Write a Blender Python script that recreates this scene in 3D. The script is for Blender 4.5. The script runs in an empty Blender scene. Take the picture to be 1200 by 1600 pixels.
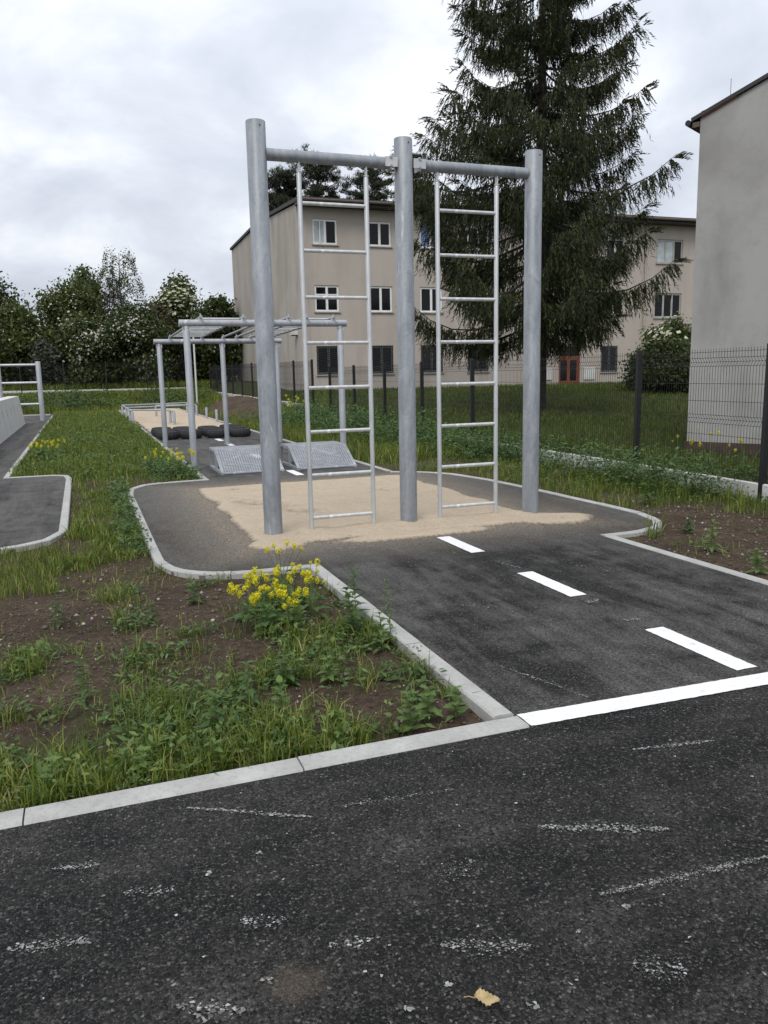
import bpy, math, random
import numpy as np
from mathutils import Matrix, Vector

random.seed(7)
rng = np.random.default_rng(7)
PI = math.pi
sc = bpy.context.scene
C = sc.collection

# ------------------------------------------------------------------ camera
Rw = np.array([[0, 0, 0], [0, 0, 0], [0, 0, 0]], float)
FPX = 1260.0
def _n(v):
    v = np.array(v, float); return v / np.linalg.norm(v)
_Y = _n([(125 - 600) / FPX, -(593 - 800) / FPX, -1])
_hx = _n([(4190 - 600) / FPX, -((593 - 0.021 * (4190 - 125)) - 800) / FPX, -1])
_Z = _n(np.cross(_hx, _Y))
if _Z[1] < 0: _Z = -_Z
Rw = np.stack([np.cross(_Y, _Z), _Y, _Z])
cam_d = bpy.data.cameras.new('camera'); cam = bpy.data.objects.new('camera', cam_d); C.objects.link(cam)
cam_d.sensor_fit = 'VERTICAL'; cam_d.sensor_height = 32; cam_d.lens = 32 * FPX / 1600
cam_d.clip_start = 0.05; cam_d.clip_end = 3000
M4 = Matrix([list(r) for r in Rw]).to_4x4(); M4.translation = (0, 0, 1.5)
cam.matrix_world = M4
sc.camera = cam

# ------------------------------------------------------------------ world, sun, exposure
SUN_EL, SUN_AZ = math.radians(52), math.radians(215)      # azimuth clockwise from +Y
w = bpy.data.worlds.new('World'); sc.world = w; w.use_nodes = True
nt = w.node_tree; nt.nodes.clear()
def N(nt, t, **k):
    n = nt.nodes.new(t)
    for a, b in k.items(): setattr(n, a, b)
    return n
wo = N(nt, 'ShaderNodeOutputWorld')
sky = N(nt, 'ShaderNodeTexSky', sky_type='NISHITA', sun_disc=False, sun_elevation=SUN_EL, sun_rotation=SUN_AZ)
b1 = N(nt, 'ShaderNodeBackground'); b1.inputs[1].default_value = 0.09
nt.links.new(sky.outputs[0], b1.inputs[0])
tc = N(nt, 'ShaderNodeTexCoord')
sep = N(nt, 'ShaderNodeSeparateXYZ'); nt.links.new(tc.outputs['Generated'], sep.inputs[0])
def wmath(op, a, b=None, c=None):
    m = N(nt, 'ShaderNodeMath', operation=op)
    for i, v in enumerate((a, b, c)):
        if v is None: continue
        if isinstance(v, (int, float)): m.inputs[i].default_value = v
        else: nt.links.new(v, m.inputs[i])
    return m.outputs[0]
# clouds projected on a flat ceiling so that they flatten towards the horizon
zz = wmath('ADD', wmath('ABSOLUTE', sep.outputs[2]), 0.34)
px_, py_ = wmath('DIVIDE', sep.outputs[0], zz), wmath('DIVIDE', sep.outputs[1], zz)
cmb = N(nt, 'ShaderNodeCombineXYZ'); nt.links.new(px_, cmb.inputs[0]); nt.links.new(py_, cmb.inputs[1])
n1 = N(nt, 'ShaderNodeTexNoise'); n1.inputs['Scale'].default_value = 2.3; n1.inputs['Detail'].default_value = 7
n1.inputs['Roughness'].default_value = 0.55; n1.inputs['Distortion'].default_value = 0.25
nt.links.new(cmb.outputs[0], n1.inputs['Vector'])
cr = N(nt, 'ShaderNodeValToRGB'); el = cr.color_ramp.elements
el[0].position = 0.30; el[0].color = (0.50, 0.535, 0.61, 1)
el[1].position = 0.72; el[1].color = (0.95, 0.955, 0.975, 1)
e = el.new(0.48); e.color = (0.63, 0.668, 0.74, 1)
nt.links.new(n1.outputs['Fac'], cr.inputs[0])
grad = wmath('MULTIPLY_ADD', wmath('POWER', wmath('MAXIMUM', sep.outputs[2], 0.0), 0.8), 0.65, 0.86)
b2 = N(nt, 'ShaderNodeBackground'); nt.links.new(cr.outputs[0], b2.inputs[0]); nt.links.new(grad, b2.inputs[1])
mx = N(nt, 'ShaderNodeMixShader'); mx.inputs[0].default_value = 0.93
nt.links.new(b1.outputs[0], mx.inputs[1]); nt.links.new(b2.outputs[0], mx.inputs[2])
nt.links.new(mx.outputs[0], wo.inputs[0])

sd = bpy.data.lights.new('sun', 'SUN'); sd.energy = 1.5; sd.angle = math.radians(24); sd.color = (1, 0.965, 0.91)
so = bpy.data.objects.new('sun', sd); C.objects.link(so)
sdir = Vector((math.sin(SUN_AZ) * math.cos(SUN_EL), math.cos(SUN_AZ) * math.cos(SUN_EL), math.sin(SUN_EL)))
so.rotation_euler = sdir.to_track_quat('Z', 'Y').to_euler(); so.location = (0, 0, 30)
vs = sc.view_settings
vs.view_transform = 'Standard'; vs.look = 'None'; vs.gamma = 1; vs.exposure = 0.3; vs.use_curve_mapping = False

# ------------------------------------------------------------------ noise in numpy
def vnoise(x, y, s=1.0, seed=0, octv=3):
    x = np.asarray(x, float) * s + 1000.37; y = np.asarray(y, float) * s + 1000.71
    tot = np.zeros(np.broadcast(x, y).shape); amp = 1.0; norm = 0
    for o in range(octv):
        r = np.random.default_rng(seed * 31 + o).random((256, 256))
        xi = np.floor(x).astype(int); yi = np.floor(y).astype(int); fx = x - xi; fy = y - yi
        fx = fx * fx * (3 - 2 * fx); fy = fy * fy * (3 - 2 * fy)
        a = r[xi % 256, yi % 256]; b = r[(xi + 1) % 256, yi % 256]; c = r[xi % 256, (yi + 1) % 256]; d = r[(xi + 1) % 256, (yi + 1) % 256]
        tot = tot + amp * (a * (1 - fx) * (1 - fy) + b * fx * (1 - fy) + c * (1 - fx) * fy + d * fx * fy)
        norm += amp; amp *= 0.5; x = x * 2.03; y = y * 2.03
    return tot / norm
def sstep(a, b, x):
    t = np.clip((np.asarray(x, float) - a) / (b - a), 0, 1); return t * t * (3 - 2 * t)

# ------------------------------------------------------------------ mesh helpers
class MB:
    def __init__(s): s.v = []; s.f = []
    def add(s, V, F):
        o = len(s.v); s.v += [tuple(map(float, p)) for p in V]; s.f += [tuple(i + o for i in q) for q in F]; return s
    def box(s, x0, x1, y0, y1, z0, z1):
        V = [(x0, y0, z0), (x1, y0, z0), (x1, y1, z0), (x0, y1, z0), (x0, y0, z1), (x1, y0, z1), (x1, y1, z1), (x0, y1, z1)]
        return s.add(V, [(0, 3, 2, 1), (4, 5, 6, 7), (0, 1, 5, 4), (1, 2, 6, 5), (2, 3, 7, 6), (3, 0, 4, 7)])
    def cbox(s, x0, x1, y0, y1, z0, z1, c=0.01):
        # box with chamfered top edges
        V = []
        for z, d in ((z0, 0), (z1 - c, 0), (z1, c)):
            V += [(x0 + d, y0 + d, z), (x1 - d, y0 + d, z), (x1 - d, y1 - d, z), (x0 + d, y1 - d, z)]
        F = [(0, 3, 2, 1), (8, 9, 10, 11)]
        for k in (0, 4):
            for i in range(4): F.append((k + i, k + (i + 1) % 4, k + 4 + (i + 1) % 4, k + 4 + i))
        return s.add(V, F)
    def tube(s, pts, r, n=12, cap=True, r1=None):
        pts = [Vector(p) for p in pts]; m = len(pts)
        rs = r if isinstance(r, (list, tuple)) else [r + ((r1 if r1 is not None else r) - r) * i / max(1, m - 1) for i in range(m)]
        V = []; F = []
        t0 = (pts[1] - pts[0]).normalized()
        up = Vector((0, 0, 1)) if abs(t0.z) < 0.9 else Vector((1, 0, 0))
        a = t0.cross(up).normalized()
        for i, p in enumerate(pts):
            t = (pts[min(i + 1, m - 1)] - pts[max(i - 1, 0)]).normalized()
            a = (a - t * a.dot(t)).normalized(); b = t.cross(a)
            for k in range(n):
                th = 2 * PI * k / n; V.append(p + (a * math.cos(th) + b * math.sin(th)) * rs[i])
        for i in range(m - 1):
            for k in range(n):
                F.append((i * n + k, i * n + (k + 1) % n, (i + 1) * n + (k + 1) % n, (i + 1) * n + k))
        if cap:
            F.append(tuple(range(n - 1, -1, -1))); F.append(tuple((m - 1) * n + k for k in range(n)))
        return s.add(V, F)
    def lathe(s, prof, n=20, axis=(0, 0)):
        V = []; F = []
        for (r, z) in prof:
            for k in range(n): V.append((axis[0] + r * math.cos(2 * PI * k / n), axis[1] + r * math.sin(2 * PI * k / n), z))
        m = len(prof)
        for i in range(m - 1):
            for k in range(n): F.append((i * n + k, i * n + (k + 1) % n, (i + 1) * n + (k + 1) % n, (i + 1) * n + k))
        return s.add(V, F)
    def prism(s, poly, y0, y1, ax='y'):
        n = len(poly)
        if ax == 'y': V = [(a, y0, b) for a, b in poly] + [(a, y1, b) for a, b in poly]
        elif ax == 'x': V = [(y0, a, b) for a, b in poly] + [(y1, a, b) for a, b in poly]
        else: V = [(a, b, y0) for a, b in poly] + [(a, b, y1) for a, b in poly]
        F = [tuple(range(n - 1, -1, -1)), tuple(range(n, 2 * n))] + [(i, (i + 1) % n, n + (i + 1) % n, n + i) for i in range(n)]
        return s.add(V, F)
    def build(s, name, mat, parent=None, smooth=False, loc=None, rotz=0):
        me = bpy.data.meshes.new(name); me.from_pydata(s.v, [], s.f); me.update()
        return link(name, me, mat, parent, smooth, loc, rotz)

def link(name, me, mat, parent=None, smooth=False, loc=None, rotz=0):
    if mat is not None and not me.materials: me.materials.append(mat)
    if smooth:
        me.polygons.foreach_set('use_smooth', [True] * len(me.polygons))
        try: me.set_sharp_from_angle(angle=math.radians(40))
        except Exception: pass
    o = bpy.data.objects.new(name, me); C.objects.link(o)
    if parent is not None: o.parent = parent
    if loc is not None: o.location = loc
    if rotz: o.rotation_euler = (0, 0, rotz)
    return o
def npmesh(name, V, F, mat, parent=None, smooth=False):
    """V (n,3), F (m,k) numpy, k = 3 or 4"""
    me = bpy.data.meshes.new(name); V = np.asarray(V, np.float32); F = np.asarray(F, np.int32)
    me.vertices.add(len(V)); me.vertices.foreach_set('co', V.ravel())
    k = F.shape[1]
    me.loops.add(F.size); me.loops.foreach_set('vertex_index', F.ravel())
    me.polygons.add(len(F)); me.polygons.foreach_set('loop_start', np.arange(len(F), dtype=np.int32) * k)
    me.polygons.foreach_set('loop_total', np.full(len(F), k, np.int32))
    me.update(calc_edges=True); me.validate()
    return link(name, me, mat, parent, smooth)
def tag(o, label=None, cat=None, group=None, kind=None):
    if label: o['label'] = label
    if cat: o['category'] = cat
    if group: o['group'] = group
    if kind: o['kind'] = kind
    return o
def thing(name, label, cat, loc=(0, 0, 0), rotz=0, group=None):
    o = bpy.data.objects.new(name, None); C.objects.link(o); o.empty_display_size = 0.1
    o.location = loc; o.rotation_euler = (0, 0, rotz)
    return tag(o, label, cat, group)
def copy_tree(o, parent=None):
    c = o.copy(); C.objects.link(c); c.parent = parent
    for ch in list(o.children): copy_tree(ch, c)
    return c

# ------------------------------------------------------------------ materials
MATS = {}
class Mat:
    def __init__(s, name):
        s.m = bpy.data.materials.new(name); s.m.use_nodes = True; s.nt = s.m.node_tree
        s.p = s.nt.nodes['Principled BSDF']; s.out = s.nt.nodes['Material Output']
        MATS[name] = s.m
        g = s.nt.nodes.new('ShaderNodeNewGeometry'); s.geo = g; s.pos = g.outputs['Position']
    def n(s, t, **k): return N(s.nt, t, **k)
    def L(s, a, b): s.nt.links.new(a, b)
    def math(s, op, a, b=None, c=None, clamp=False):
        m = s.n('ShaderNodeMath', operation=op); m.use_clamp = clamp
        for i, v in enumerate((a, b, c)):
            if v is None: continue
            if isinstance(v, (int, float)): m.inputs[i].default_value = v
            else: s.L(v, m.inputs[i])
        return m.outputs[0]
    def scale(s, v, xyz):
        m = s.n('ShaderNodeMapping'); m.inputs['Scale'].default_value = xyz; s.L(v, m.inputs[0]); return m.outputs[0]
    def noise(s, scale, detail=4, rough=0.55, vec=None, dist=0.0):
        t = s.n('ShaderNodeTexNoise'); t.inputs['Scale'].default_value = scale; t.inputs['Detail'].default_value = detail
        t.inputs['Roughness'].default_value = rough; t.inputs['Distortion'].default_value = dist
        s.L(vec if vec is not None else s.pos, t.inputs['Vector']); return t.outputs['Fac']
    def vor(s, scale, feature='F1', vec=None, out='Distance'):
        t = s.n('ShaderNodeTexVoronoi', feature=feature); t.inputs['Scale'].default_value = scale
        s.L(vec if vec is not None else s.pos, t.inputs['Vector']); return t.outputs[out]
    def ramp(s, fac, stops):
        r = s.n('ShaderNodeValToRGB'); el = r.color_ramp.elements
        while len(el) < len(stops): el.new(0.5)
        for e, (p, c) in zip(el, stops):
            e.position = p; e.color = (*c, 1) if not isinstance(c, (int, float)) else (c, c, c, 1)
        s.L(fac, r.inputs[0]); return r.outputs[0]
    def mix(s, f, a, b, mode='MIX'):
        m = s.n('ShaderNodeMix', data_type='RGBA', blend_type=mode)
        for sock, v in ((m.inputs[0], f), (m.inputs[6], a), (m.inputs[7], b)):
            if isinstance(v, (int, float)): sock.default_value = v
            elif isinstance(v, tuple): sock.default_value = (*v, 1)
            else: s.L(v, sock)
        return m.outputs[2]
    def bump(s, h, dist=0.01, strength=0.6, normal=None):
        b = s.n('ShaderNodeBump'); b.inputs['Strength'].default_value = strength; b.inputs['Distance'].default_value = dist
        s.L(h, b.inputs['Height'])
        if normal is not None: s.L(normal, b.inputs['Normal'])
        return b.outputs[0]
    def set(s, col=None, rough=None, metal=None, normal=None, spec=None):
        P = s.p.inputs
        for key, v in (('Base Color', col), ('Roughness', rough), ('Metallic', metal), ('Normal', normal), ('Specular IOR Level', spec)):
            if v is None: continue
            if isinstance(v, (int, float)): P[key].default_value = v
            elif isinstance(v, tuple): P[key].default_value = (*v, 1)
            else: s.L(v, P[key])
        return s.m
    def xyz(s):
        q = s.n('ShaderNodeSeparateXYZ'); s.L(s.pos, q.inputs[0]); return q.outputs

def asphalt(name, dusty):
    m = Mat(name); X = m.xyz()
    wob = m.n('ShaderNodeVectorMath', operation='ADD'); m.L(m.pos, wob.inputs[0])
    nz = m.n('ShaderNodeTexNoise'); nz.inputs['Scale'].default_value = 60; m.L(m.pos, nz.inputs['Vector'])
    sc3 = m.n('ShaderNodeVectorMath', operation='SCALE'); m.L(nz.outputs['Color'], sc3.inputs[0]); sc3.inputs['Scale'].default_value = 0.012; m.L(sc3.outputs[0], wob.inputs[1])
    P = wob.outputs[0]
    sx = m.n('ShaderNodeSeparateColor'); m.L(m.vor(105, vec=P, out='Color'), sx.inputs[0]); d1 = m.vor(105, vec=P)
    sy = m.n('ShaderNodeSeparateColor'); m.L(m.vor(230, vec=P, out='Color'), sy.inputs[0]); d2 = m.vor(230, vec=P)
    big = m.noise(0.55, 5, 0.6); mid = m.noise(3.2, 6, 0.65); fine = m.noise(75, 4, 0.75)
    stone = m.ramp(sx.outputs[0], [(0.0, (0.003, 0.003, 0.003)), (0.45, (0.007, 0.0069, 0.0066)), (0.78, (0.024, 0.0232, 0.022)), (0.93, (0.075, 0.072, 0.067)), (1.0, (0.17, 0.163, 0.15))])
    grit = m.ramp(sy.outputs[0], [(0.0, (0.003, 0.003, 0.003)), (0.7, (0.013, 0.0127, 0.012)), (1.0, (0.085, 0.082, 0.076))])
    col = m.mix(m.ramp(d1, [(0.42, 0.0), (0.6, 1.0)]), stone, grit)
    streak = m.noise(1.0, 7, 0.68, m.scale(m.pos, (3.4, 0.45, 1) if dusty else (0.8, 2.6, 1)), 0.5)
    dust = m.math('ADD', m.math('MULTIPLY', streak, 0.6), m.math('MULTIPLY', mid, 0.4))
    top = m.ramp(m.math('ADD', m.math('MULTIPLY', fine, 0.7), m.math('MULTIPLY', sx.outputs[1], 0.3)), [(0.36, 0.0), (0.62, 1.0)])
    if dusty:
        # pale construction dust, thickest round the sand and on the far part of the course
        near = m.math('MULTIPLY_ADD', X[1], 0.20, -0.95, True)
        dd = m.math('ADD', m.math('MULTIPLY', m.math('SUBTRACT', dust, 0.47), 4.6), m.math('MULTIPLY_ADD', near, 0.42, 0.10))
        dfac = m.math('MULTIPLY', m.ramp(dd, [(0.0, 0.03), (0.35, 0.48), (0.9, 1.0)]), m.math('MULTIPLY_ADD', top, 0.75, 0.25), clamp=True)
        col = m.mix(dfac, col, (0.165, 0.158, 0.148))
        # sand trodden and blown out of the pit
        ax = m.math('SUBTRACT', m.math('ABSOLUTE', m.math('SUBTRACT', X[0], 2.86)), 1.5); ay = m.math('SUBTRACT', m.math('ABSOLUTE', m.math('SUBTRACT', X[1], 8.98)), 2.06)
        dist = m.math('ADD', m.math('MAXIMUM', ax, ay), m.math('MULTIPLY', m.math('SUBTRACT', dust, 0.5), 1.7))
        sf = m.math('MULTIPLY', m.ramp(dist, [(0.0, 1.0), (0.15, 0.75), (0.5, 0.28), (1.0, 0.0)]), m.math('MULTIPLY_ADD', top, 0.8, 0.2))
        col = m.mix(sf, col, (0.36, 0.30, 0.225))
    else:
        dfac = m.math('MULTIPLY', m.ramp(dust, [(0.44, 0.0), (0.56, 0.26), (0.68, 0.9)]), top, clamp=True)
        col = m.mix(dfac, col, (0.15, 0.143, 0.133))
        # brownish dried puddle stain
        px_ = m.math('SUBTRACT', X[0], 0.385); py_ = m.math('SUBTRACT', X[1], 1.765)
        rr = m.math('SQRT', m.math('ADD', m.math('MULTIPLY', px_, px_), m.math('MULTIPLY', py_, py_)))
        st_ = m.ramp(m.math('ADD', rr, m.math('MULTIPLY', m.math('SUBTRACT', m.noise(14, 4), 0.5), 0.10)), [(0.035, 0.55), (0.085, 0.0)])
        col = m.mix(st_, col, (0.10, 0.078, 0.058))
    hgt = m.math('ADD', m.math('MULTIPLY', m.ramp(d1, [(0.1, 1.0), (0.65, 0.0)]), m.math('MULTIPLY_ADD', sx.outputs[2], 0.9, 0.3)), m.math('MULTIPLY', m.ramp(d2, [(0.1, 1.0), (0.6, 0.0)]), 0.35))
    nrm = m.bump(hgt, 0.010, 0.9)
    return m.set(col, m.math('MULTIPLY_ADD', sx.outputs[1], 0.3, 0.55), 0, nrm, 0.2)
asphalt('asphalt_road', False); asphalt('asphalt_path', True)

def mk_concrete(name, c0, c1, speck=0.0, blot=2.0):
    m = Mat(name); n = m.noise(blot, 6, 0.65); f = m.noise(60, 4, 0.7)
    col = m.mix(m.ramp(n, [(0.3, 0.0), (0.72, 1.0)]), c0, c1)
    col = m.mix(m.ramp(f, [(0.5, 0.0), (0.75, 0.5)]), col, tuple(x * 0.5 for x in c0)); col = m.mix(m.ramp(m.noise(11, 6, 0.7), [(0.55, 0.0), (0.8, 0.4)]), col, tuple(x * 0.65 for x in c0))
    pi = m.n('ShaderNodeObjectInfo'); col = m.mix(m.math('MULTIPLY', pi.outputs['Random'], 0.22), col, tuple(x * 0.7 for x in c0))
    return m.set(col, 0.85, 0, m.bump(m.math('ADD', n, f), 0.004, 0.4))
mk_concrete('kerb_concrete', (0.32, 0.315, 0.298), (0.45, 0.445, 0.425), blot=5)
mk_concrete('pale_concrete', (0.50, 0.50, 0.48), (0.62, 0.62, 0.60))
mk_concrete('bedding', (0.10, 0.095, 0.085), (0.16, 0.15, 0.14))

def mk_paint():
    m = Mat('road_paint'); f = m.vor(120); n = m.noise(14, 5, 0.7); s2 = m.noise(220, 2, 0.6)
    worn = m.ramp(m.math('MULTIPLY_ADD', n, 0.9, m.math('MULTIPLY', s2, 0.35)), [(0.70, 0.0), (0.86, 0.6)])
    col = m.mix(worn, (0.76, 0.76, 0.755), (0.20, 0.20, 0.20)); col = m.mix(m.ramp(m.noise(170, 2, 0.6), [(0.58, 0.0), (0.68, 0.55)]), col, (0.42, 0.42, 0.41))
    return m.set(col, 0.65, 0, m.bump(f, 0.004, 0.7))
mk_paint()
def mk_fleck():
    m = Mat('paint_fleck'); r = m.geo.outputs['Random Per Island']
    return m.set(m.ramp(r, [(0, (0.08, 0.078, 0.075)), (0.6, (0.19, 0.187, 0.18)), (1, (0.40, 0.40, 0.385))]), 0.8)
mk_fleck()

def mk_sand():
    m = Mat('sand'); n = m.noise(2.2, 6, 0.6); f = m.noise(38, 5, 0.75); g = m.noise(260, 2, 0.6)
    col = m.mix(n, (0.44, 0.355, 0.255), (0.57, 0.48, 0.37))
    col = m.mix(m.ramp(f, [(0.35, 0.5), (0.6, 0.0)]), col, (0.31, 0.24, 0.165))
    col = m.mix(m.ramp(g, [(0.62, 0.0), (0.75, 0.5)]), col, (0.62, 0.55, 0.44))
    # thin sand lets the asphalt show between the grains at the rim
    thin = m.math('ADD', m.math('MULTIPLY', m.xyz()[2], 55.0), m.math('ADD', m.math('MULTIPLY', m.math('SUBTRACT', m.noise(24, 6, 0.75), 0.5), 2.6), m.math('MULTIPLY', m.math('SUBTRACT', g, 0.5), 2.0)))
    col = m.mix(m.ramp(thin, [(0.15, 0.85), (0.9, 0.0)]), col, (0.085, 0.078, 0.068))
    v = m.vor(9); h = m.math('ADD', m.math('MULTIPLY', f, 0.7), m.math('ADD', m.math('MULTIPLY', g, 0.25), m.math('MULTIPLY', v, 0.8)))
    return m.set(col, 0.95, 0, m.bump(h, 0.03, 0.75), 0.2)
mk_sand()

def mk_ground():
    m = Mat('soil_and_turf'); a = m.n('ShaderNodeAttribute', attribute_name='turf'); t = a.outputs['Fac']
    n = m.noise(1.6, 6, 0.65); f = m.noise(22, 6, 0.75); g = m.noise(120, 3, 0.7); v = m.vor(70); vc = m.n('ShaderNodeSeparateColor'); m.L(m.vor(70, out='Color'), vc.inputs[0])
    soil = m.mix(m.ramp(n, [(0.3, 0.0), (0.7, 1.0)]), (0.058, 0.040, 0.027), (0.135, 0.098, 0.066))
    soil = m.mix(m.ramp(f, [(0.38, 0.75), (0.6, 0.0)]), soil, (0.028, 0.020, 0.015))
    soil = m.mix(m.ramp(g, [(0.58, 0.0), (0.72, 0.7)]), soil, (0.19, 0.15, 0.115))
    peb = m.math('MULTIPLY', m.math('GREATER_THAN', vc.outputs[0], 0.955), m.math('LESS_THAN', v, 0.32))
    soil = m.mix(m.math('MULTIPLY', peb, 0.75), soil, (0.36, 0.33, 0.30))
    turf = m.mix(m.ramp(m.noise(0.5, 5, 0.6), [(0.3, 0.0), (0.7, 1.0)]), (0.040, 0.050, 0.016), (0.078, 0.088, 0.030))
    turf = m.mix(m.ramp(f, [(0.4, 0.6), (0.6, 0.0)]), turf, (0.020, 0.028, 0.010))
    k = m.ramp(m.math('ADD', t, m.math('MULTIPLY', m.math('SUBTRACT', f, 0.5), 0.7)), [(0.35, 0.0), (0.65, 1.0)])
    col = m.mix(k, soil, turf)
    h = m.math('ADD', f, m.math('MULTIPLY', g, 0.4))
    return m.set(col, 0.95, 0, m.bump(h, 0.035, 0.9), 0.15)
mk_ground()

def mk_galv(name, lo, hi, metal=0.35, rough=0.5):
    m = Mat(name); tcn = m.n('ShaderNodeTexCoord'); v = tcn.outputs['Object']
    n = m.noise(4.2, 7, 0.66, m.scale(v, (1.4, 1.4, 0.55)), 0.9); sp = m.noise(34, 4, 0.6, v)
    streak = m.noise(3.0, 5, 0.6, m.scale(v, (9, 9, 0.5)))
    k = m.math('ADD', m.math('MULTIPLY', n, 0.65), m.math('ADD', m.math('MULTIPLY', sp, 0.15), m.math('MULTIPLY', streak, 0.2)))
    col = m.mix(m.ramp(k, [(0.36, 0.0), (0.64, 1.0)]), lo, hi)
    drip = m.ramp(m.noise(1.7, 4, 0.5, m.scale(v, (5, 5, 1.1)), 0.8), [(0.63, 0.0), (0.69, 0.6)])
    col = m.mix(drip, col, tuple(min(0.85, x * 1.45) for x in hi))
    return m.set(col, m.math('MULTIPLY_ADD', n, 0.3, rough - 0.15), metal, m.bump(k, 0.004, 0.25), 0.5)
mk_galv('galvanised_dull', (0.165, 0.18, 0.20), (0.345, 0.365, 0.385), 0.25, 0.55)
mk_galv('galvanised_bright', (0.42, 0.435, 0.44), (0.60, 0.61, 0.61), 0.4, 0.45)
mk_galv('galvanised_mid', (0.25, 0.265, 0.29), (0.40, 0.415, 0.44), 0.25, 0.55)

def plain(name, col, rough=0.6, metal=0.0, var=0.25, scale=3.0, spec=0.5):
    m = Mat(name); n = m.noise(scale, 5, 0.6)
    return m.set(m.mix(m.ramp(n, [(0.3, 0.0), (0.7, 1.0)]), tuple(x * (1 - var) for x in col), tuple(min(1, x * (1 + var * 0.5)) for x in col)), rough, metal, None, spec)
plain('fence_coating', (0.009, 0.010, 0.011), 0.55)
plain('black_rubber', (0.016, 0.016, 0.017), 0.75, var=0.4, scale=14)
plain('window_white', (0.74, 0.74, 0.72), 0.5, var=0.12)
plain('window_grey', (0.36, 0.35, 0.32), 0.6)
plain('sill_stone', (0.33, 0.31, 0.28), 0.8)
plain('dark_metal', (0.011, 0.011, 0.012), 0.55)
plain('roof_sheet', (0.035, 0.032, 0.030), 0.7)
plain('fascia_wood', (0.10, 0.075, 0.058), 0.8)
plain('door_red', (0.20, 0.052, 0.026), 0.55)
plain('curtain', (0.45, 0.50, 0.52), 0.9)
plain('blue_blind', (0.16, 0.24, 0.46), 0.7)
plain('notice_white', (0.60, 0.60, 0.58), 0.6)
plain('brick_red', (0.23, 0.075, 0.042), 0.9, var=0.35, scale=9)
plain('plinth_brown', (0.065, 0.045, 0.036), 0.95, var=0.45, scale=2.5)
plain('shade_black', (0.006, 0.006, 0.007), 0.9)  # near-black colour used for the shade painted under the porch
plain('bolt_steel', (0.35, 0.35, 0.35), 0.4, 0.8)
plain('bark_dark', (0.045, 0.036, 0.030), 0.95, var=0.5, scale=8)
plain('bark_grey', (0.09, 0.08, 0.07), 0.95, var=0.4, scale=8)
plain('dry_leaf', (0.42, 0.32, 0.16), 0.8, var=0.35, scale=60)
plain('stem_green', (0.09, 0.14, 0.04), 0.7)
def mk_glass():
    m = Mat('window_glass'); m.set((0.006, 0.0065, 0.007), 0.08, 0, m.bump(m.noise(1.3, 2), 0.01, 0.15), 0.22)
mk_glass()

def mk_plaster(name, a, b, dirt, seed, sscale=(1.3, 1.3, 0.22)):
    m = Mat(name); off = m.n('ShaderNodeVectorMath', operation='ADD'); m.L(m.pos, off.inputs[0]); off.inputs[1].default_value = (seed, seed * 2, 0)
    p = off.outputs[0]
    n = m.noise(0.45, 6, 0.62, p, 0.4); st = m.noise(0.8, 6, 0.62, m.scale(p, sscale), 0.3); f = m.noise(45, 4, 0.7, p); md = m.noise(5, 5, 0.65, p)
    col = m.mix(m.ramp(n, [(0.3, 0.0), (0.7, 1.0)]), a, b)
    col = m.mix(m.ramp(st, [(0.48, 0.0), (0.72, 0.75)]), col, dirt)
    col = m.mix(m.ramp(md, [(0.55, 0.0), (0.8, 0.35)]), col, dirt)
    return m.set(col, 0.92, 0, m.bump(m.math('ADD', m.math('MULTIPLY', f, 0.5), md), 0.01, 0.35), 0.2)
mk_plaster('plaster_beige', (0.41, 0.362, 0.318), (0.445, 0.398, 0.354), (0.365, 0.318, 0.275), 3.1)
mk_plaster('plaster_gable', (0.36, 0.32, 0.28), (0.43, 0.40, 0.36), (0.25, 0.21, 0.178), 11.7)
mk_plaster('plaster_grey', (0.315, 0.308, 0.295), (0.37, 0.363, 0.35), (0.19, 0.184, 0.175), 23.3, (0.8, 0.8, 0.55))

def leafmat(name, stops, trans=0.3, rough=0.6):
    m = Mat(name); r = m.geo.outputs['Random Per Island']
    col = m.ramp(r, stops)
    big = m.noise(0.9, 3, 0.6); col = m.mix(m.ramp(big, [(0.35, 0.0), (0.65, 0.45)]), col, m.mix(0.5, col, (0.02, 0.03, 0.008)))
    m.set(col, rough, 0, None, 0.3)
    t = m.n('ShaderNodeBsdfTranslucent'); m.L(col, t.inputs[0])
    x = m.n('ShaderNodeMixShader'); x.inputs[0].default_value = trans
    m.L(m.p.outputs[0], x.inputs[1]); m.L(t.outputs[0], x.inputs[2]); m.L(x.outputs[0], m.out.inputs[0])
    return m.m
leafmat('grass_blade', [(0, (0.055, 0.100, 0.013)), (0.4, (0.115, 0.175, 0.024)), (0.82, (0.23, 0.275, 0.042)), (1, (0.40, 0.36, 0.14))], 0.42)
leafmat('weed_leaf', [(0, (0.050, 0.100, 0.026)), (0.6, (0.085, 0.150, 0.042)), (1, (0.14, 0.21, 0.07))], 0.3)
leafmat('pale_weed_leaf', [(0, (0.10, 0.17, 0.045)), (0.6, (0.15, 0.23, 0.065)), (1, (0.22, 0.28, 0.09))], 0.35)
leafmat('lawn_blade', [(0, (0.050, 0.080, 0.013)), (0.6, (0.095, 0.138, 0.023)), (1, (0.19, 0.22, 0.05))], 0.42)
leafmat('bank_leaf', [(0, (0.038, 0.070, 0.018)), (0.6, (0.070, 0.115, 0.030)), (1, (0.13, 0.17, 0.055))], 0.3)
leafmat('spruce_needles', [(0, (0.013, 0.020, 0.007)), (0.6, (0.027, 0.038, 0.010)), (0.9, (0.056, 0.066, 0.016)), (1, (0.095, 0.092, 0.026))], 0.15)
leafmat('pine_needles', [(0, (0.014, 0.022, 0.011)), (0.6, (0.028, 0.040, 0.018)), (1, (0.055, 0.066, 0.032))], 0.12)
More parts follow.
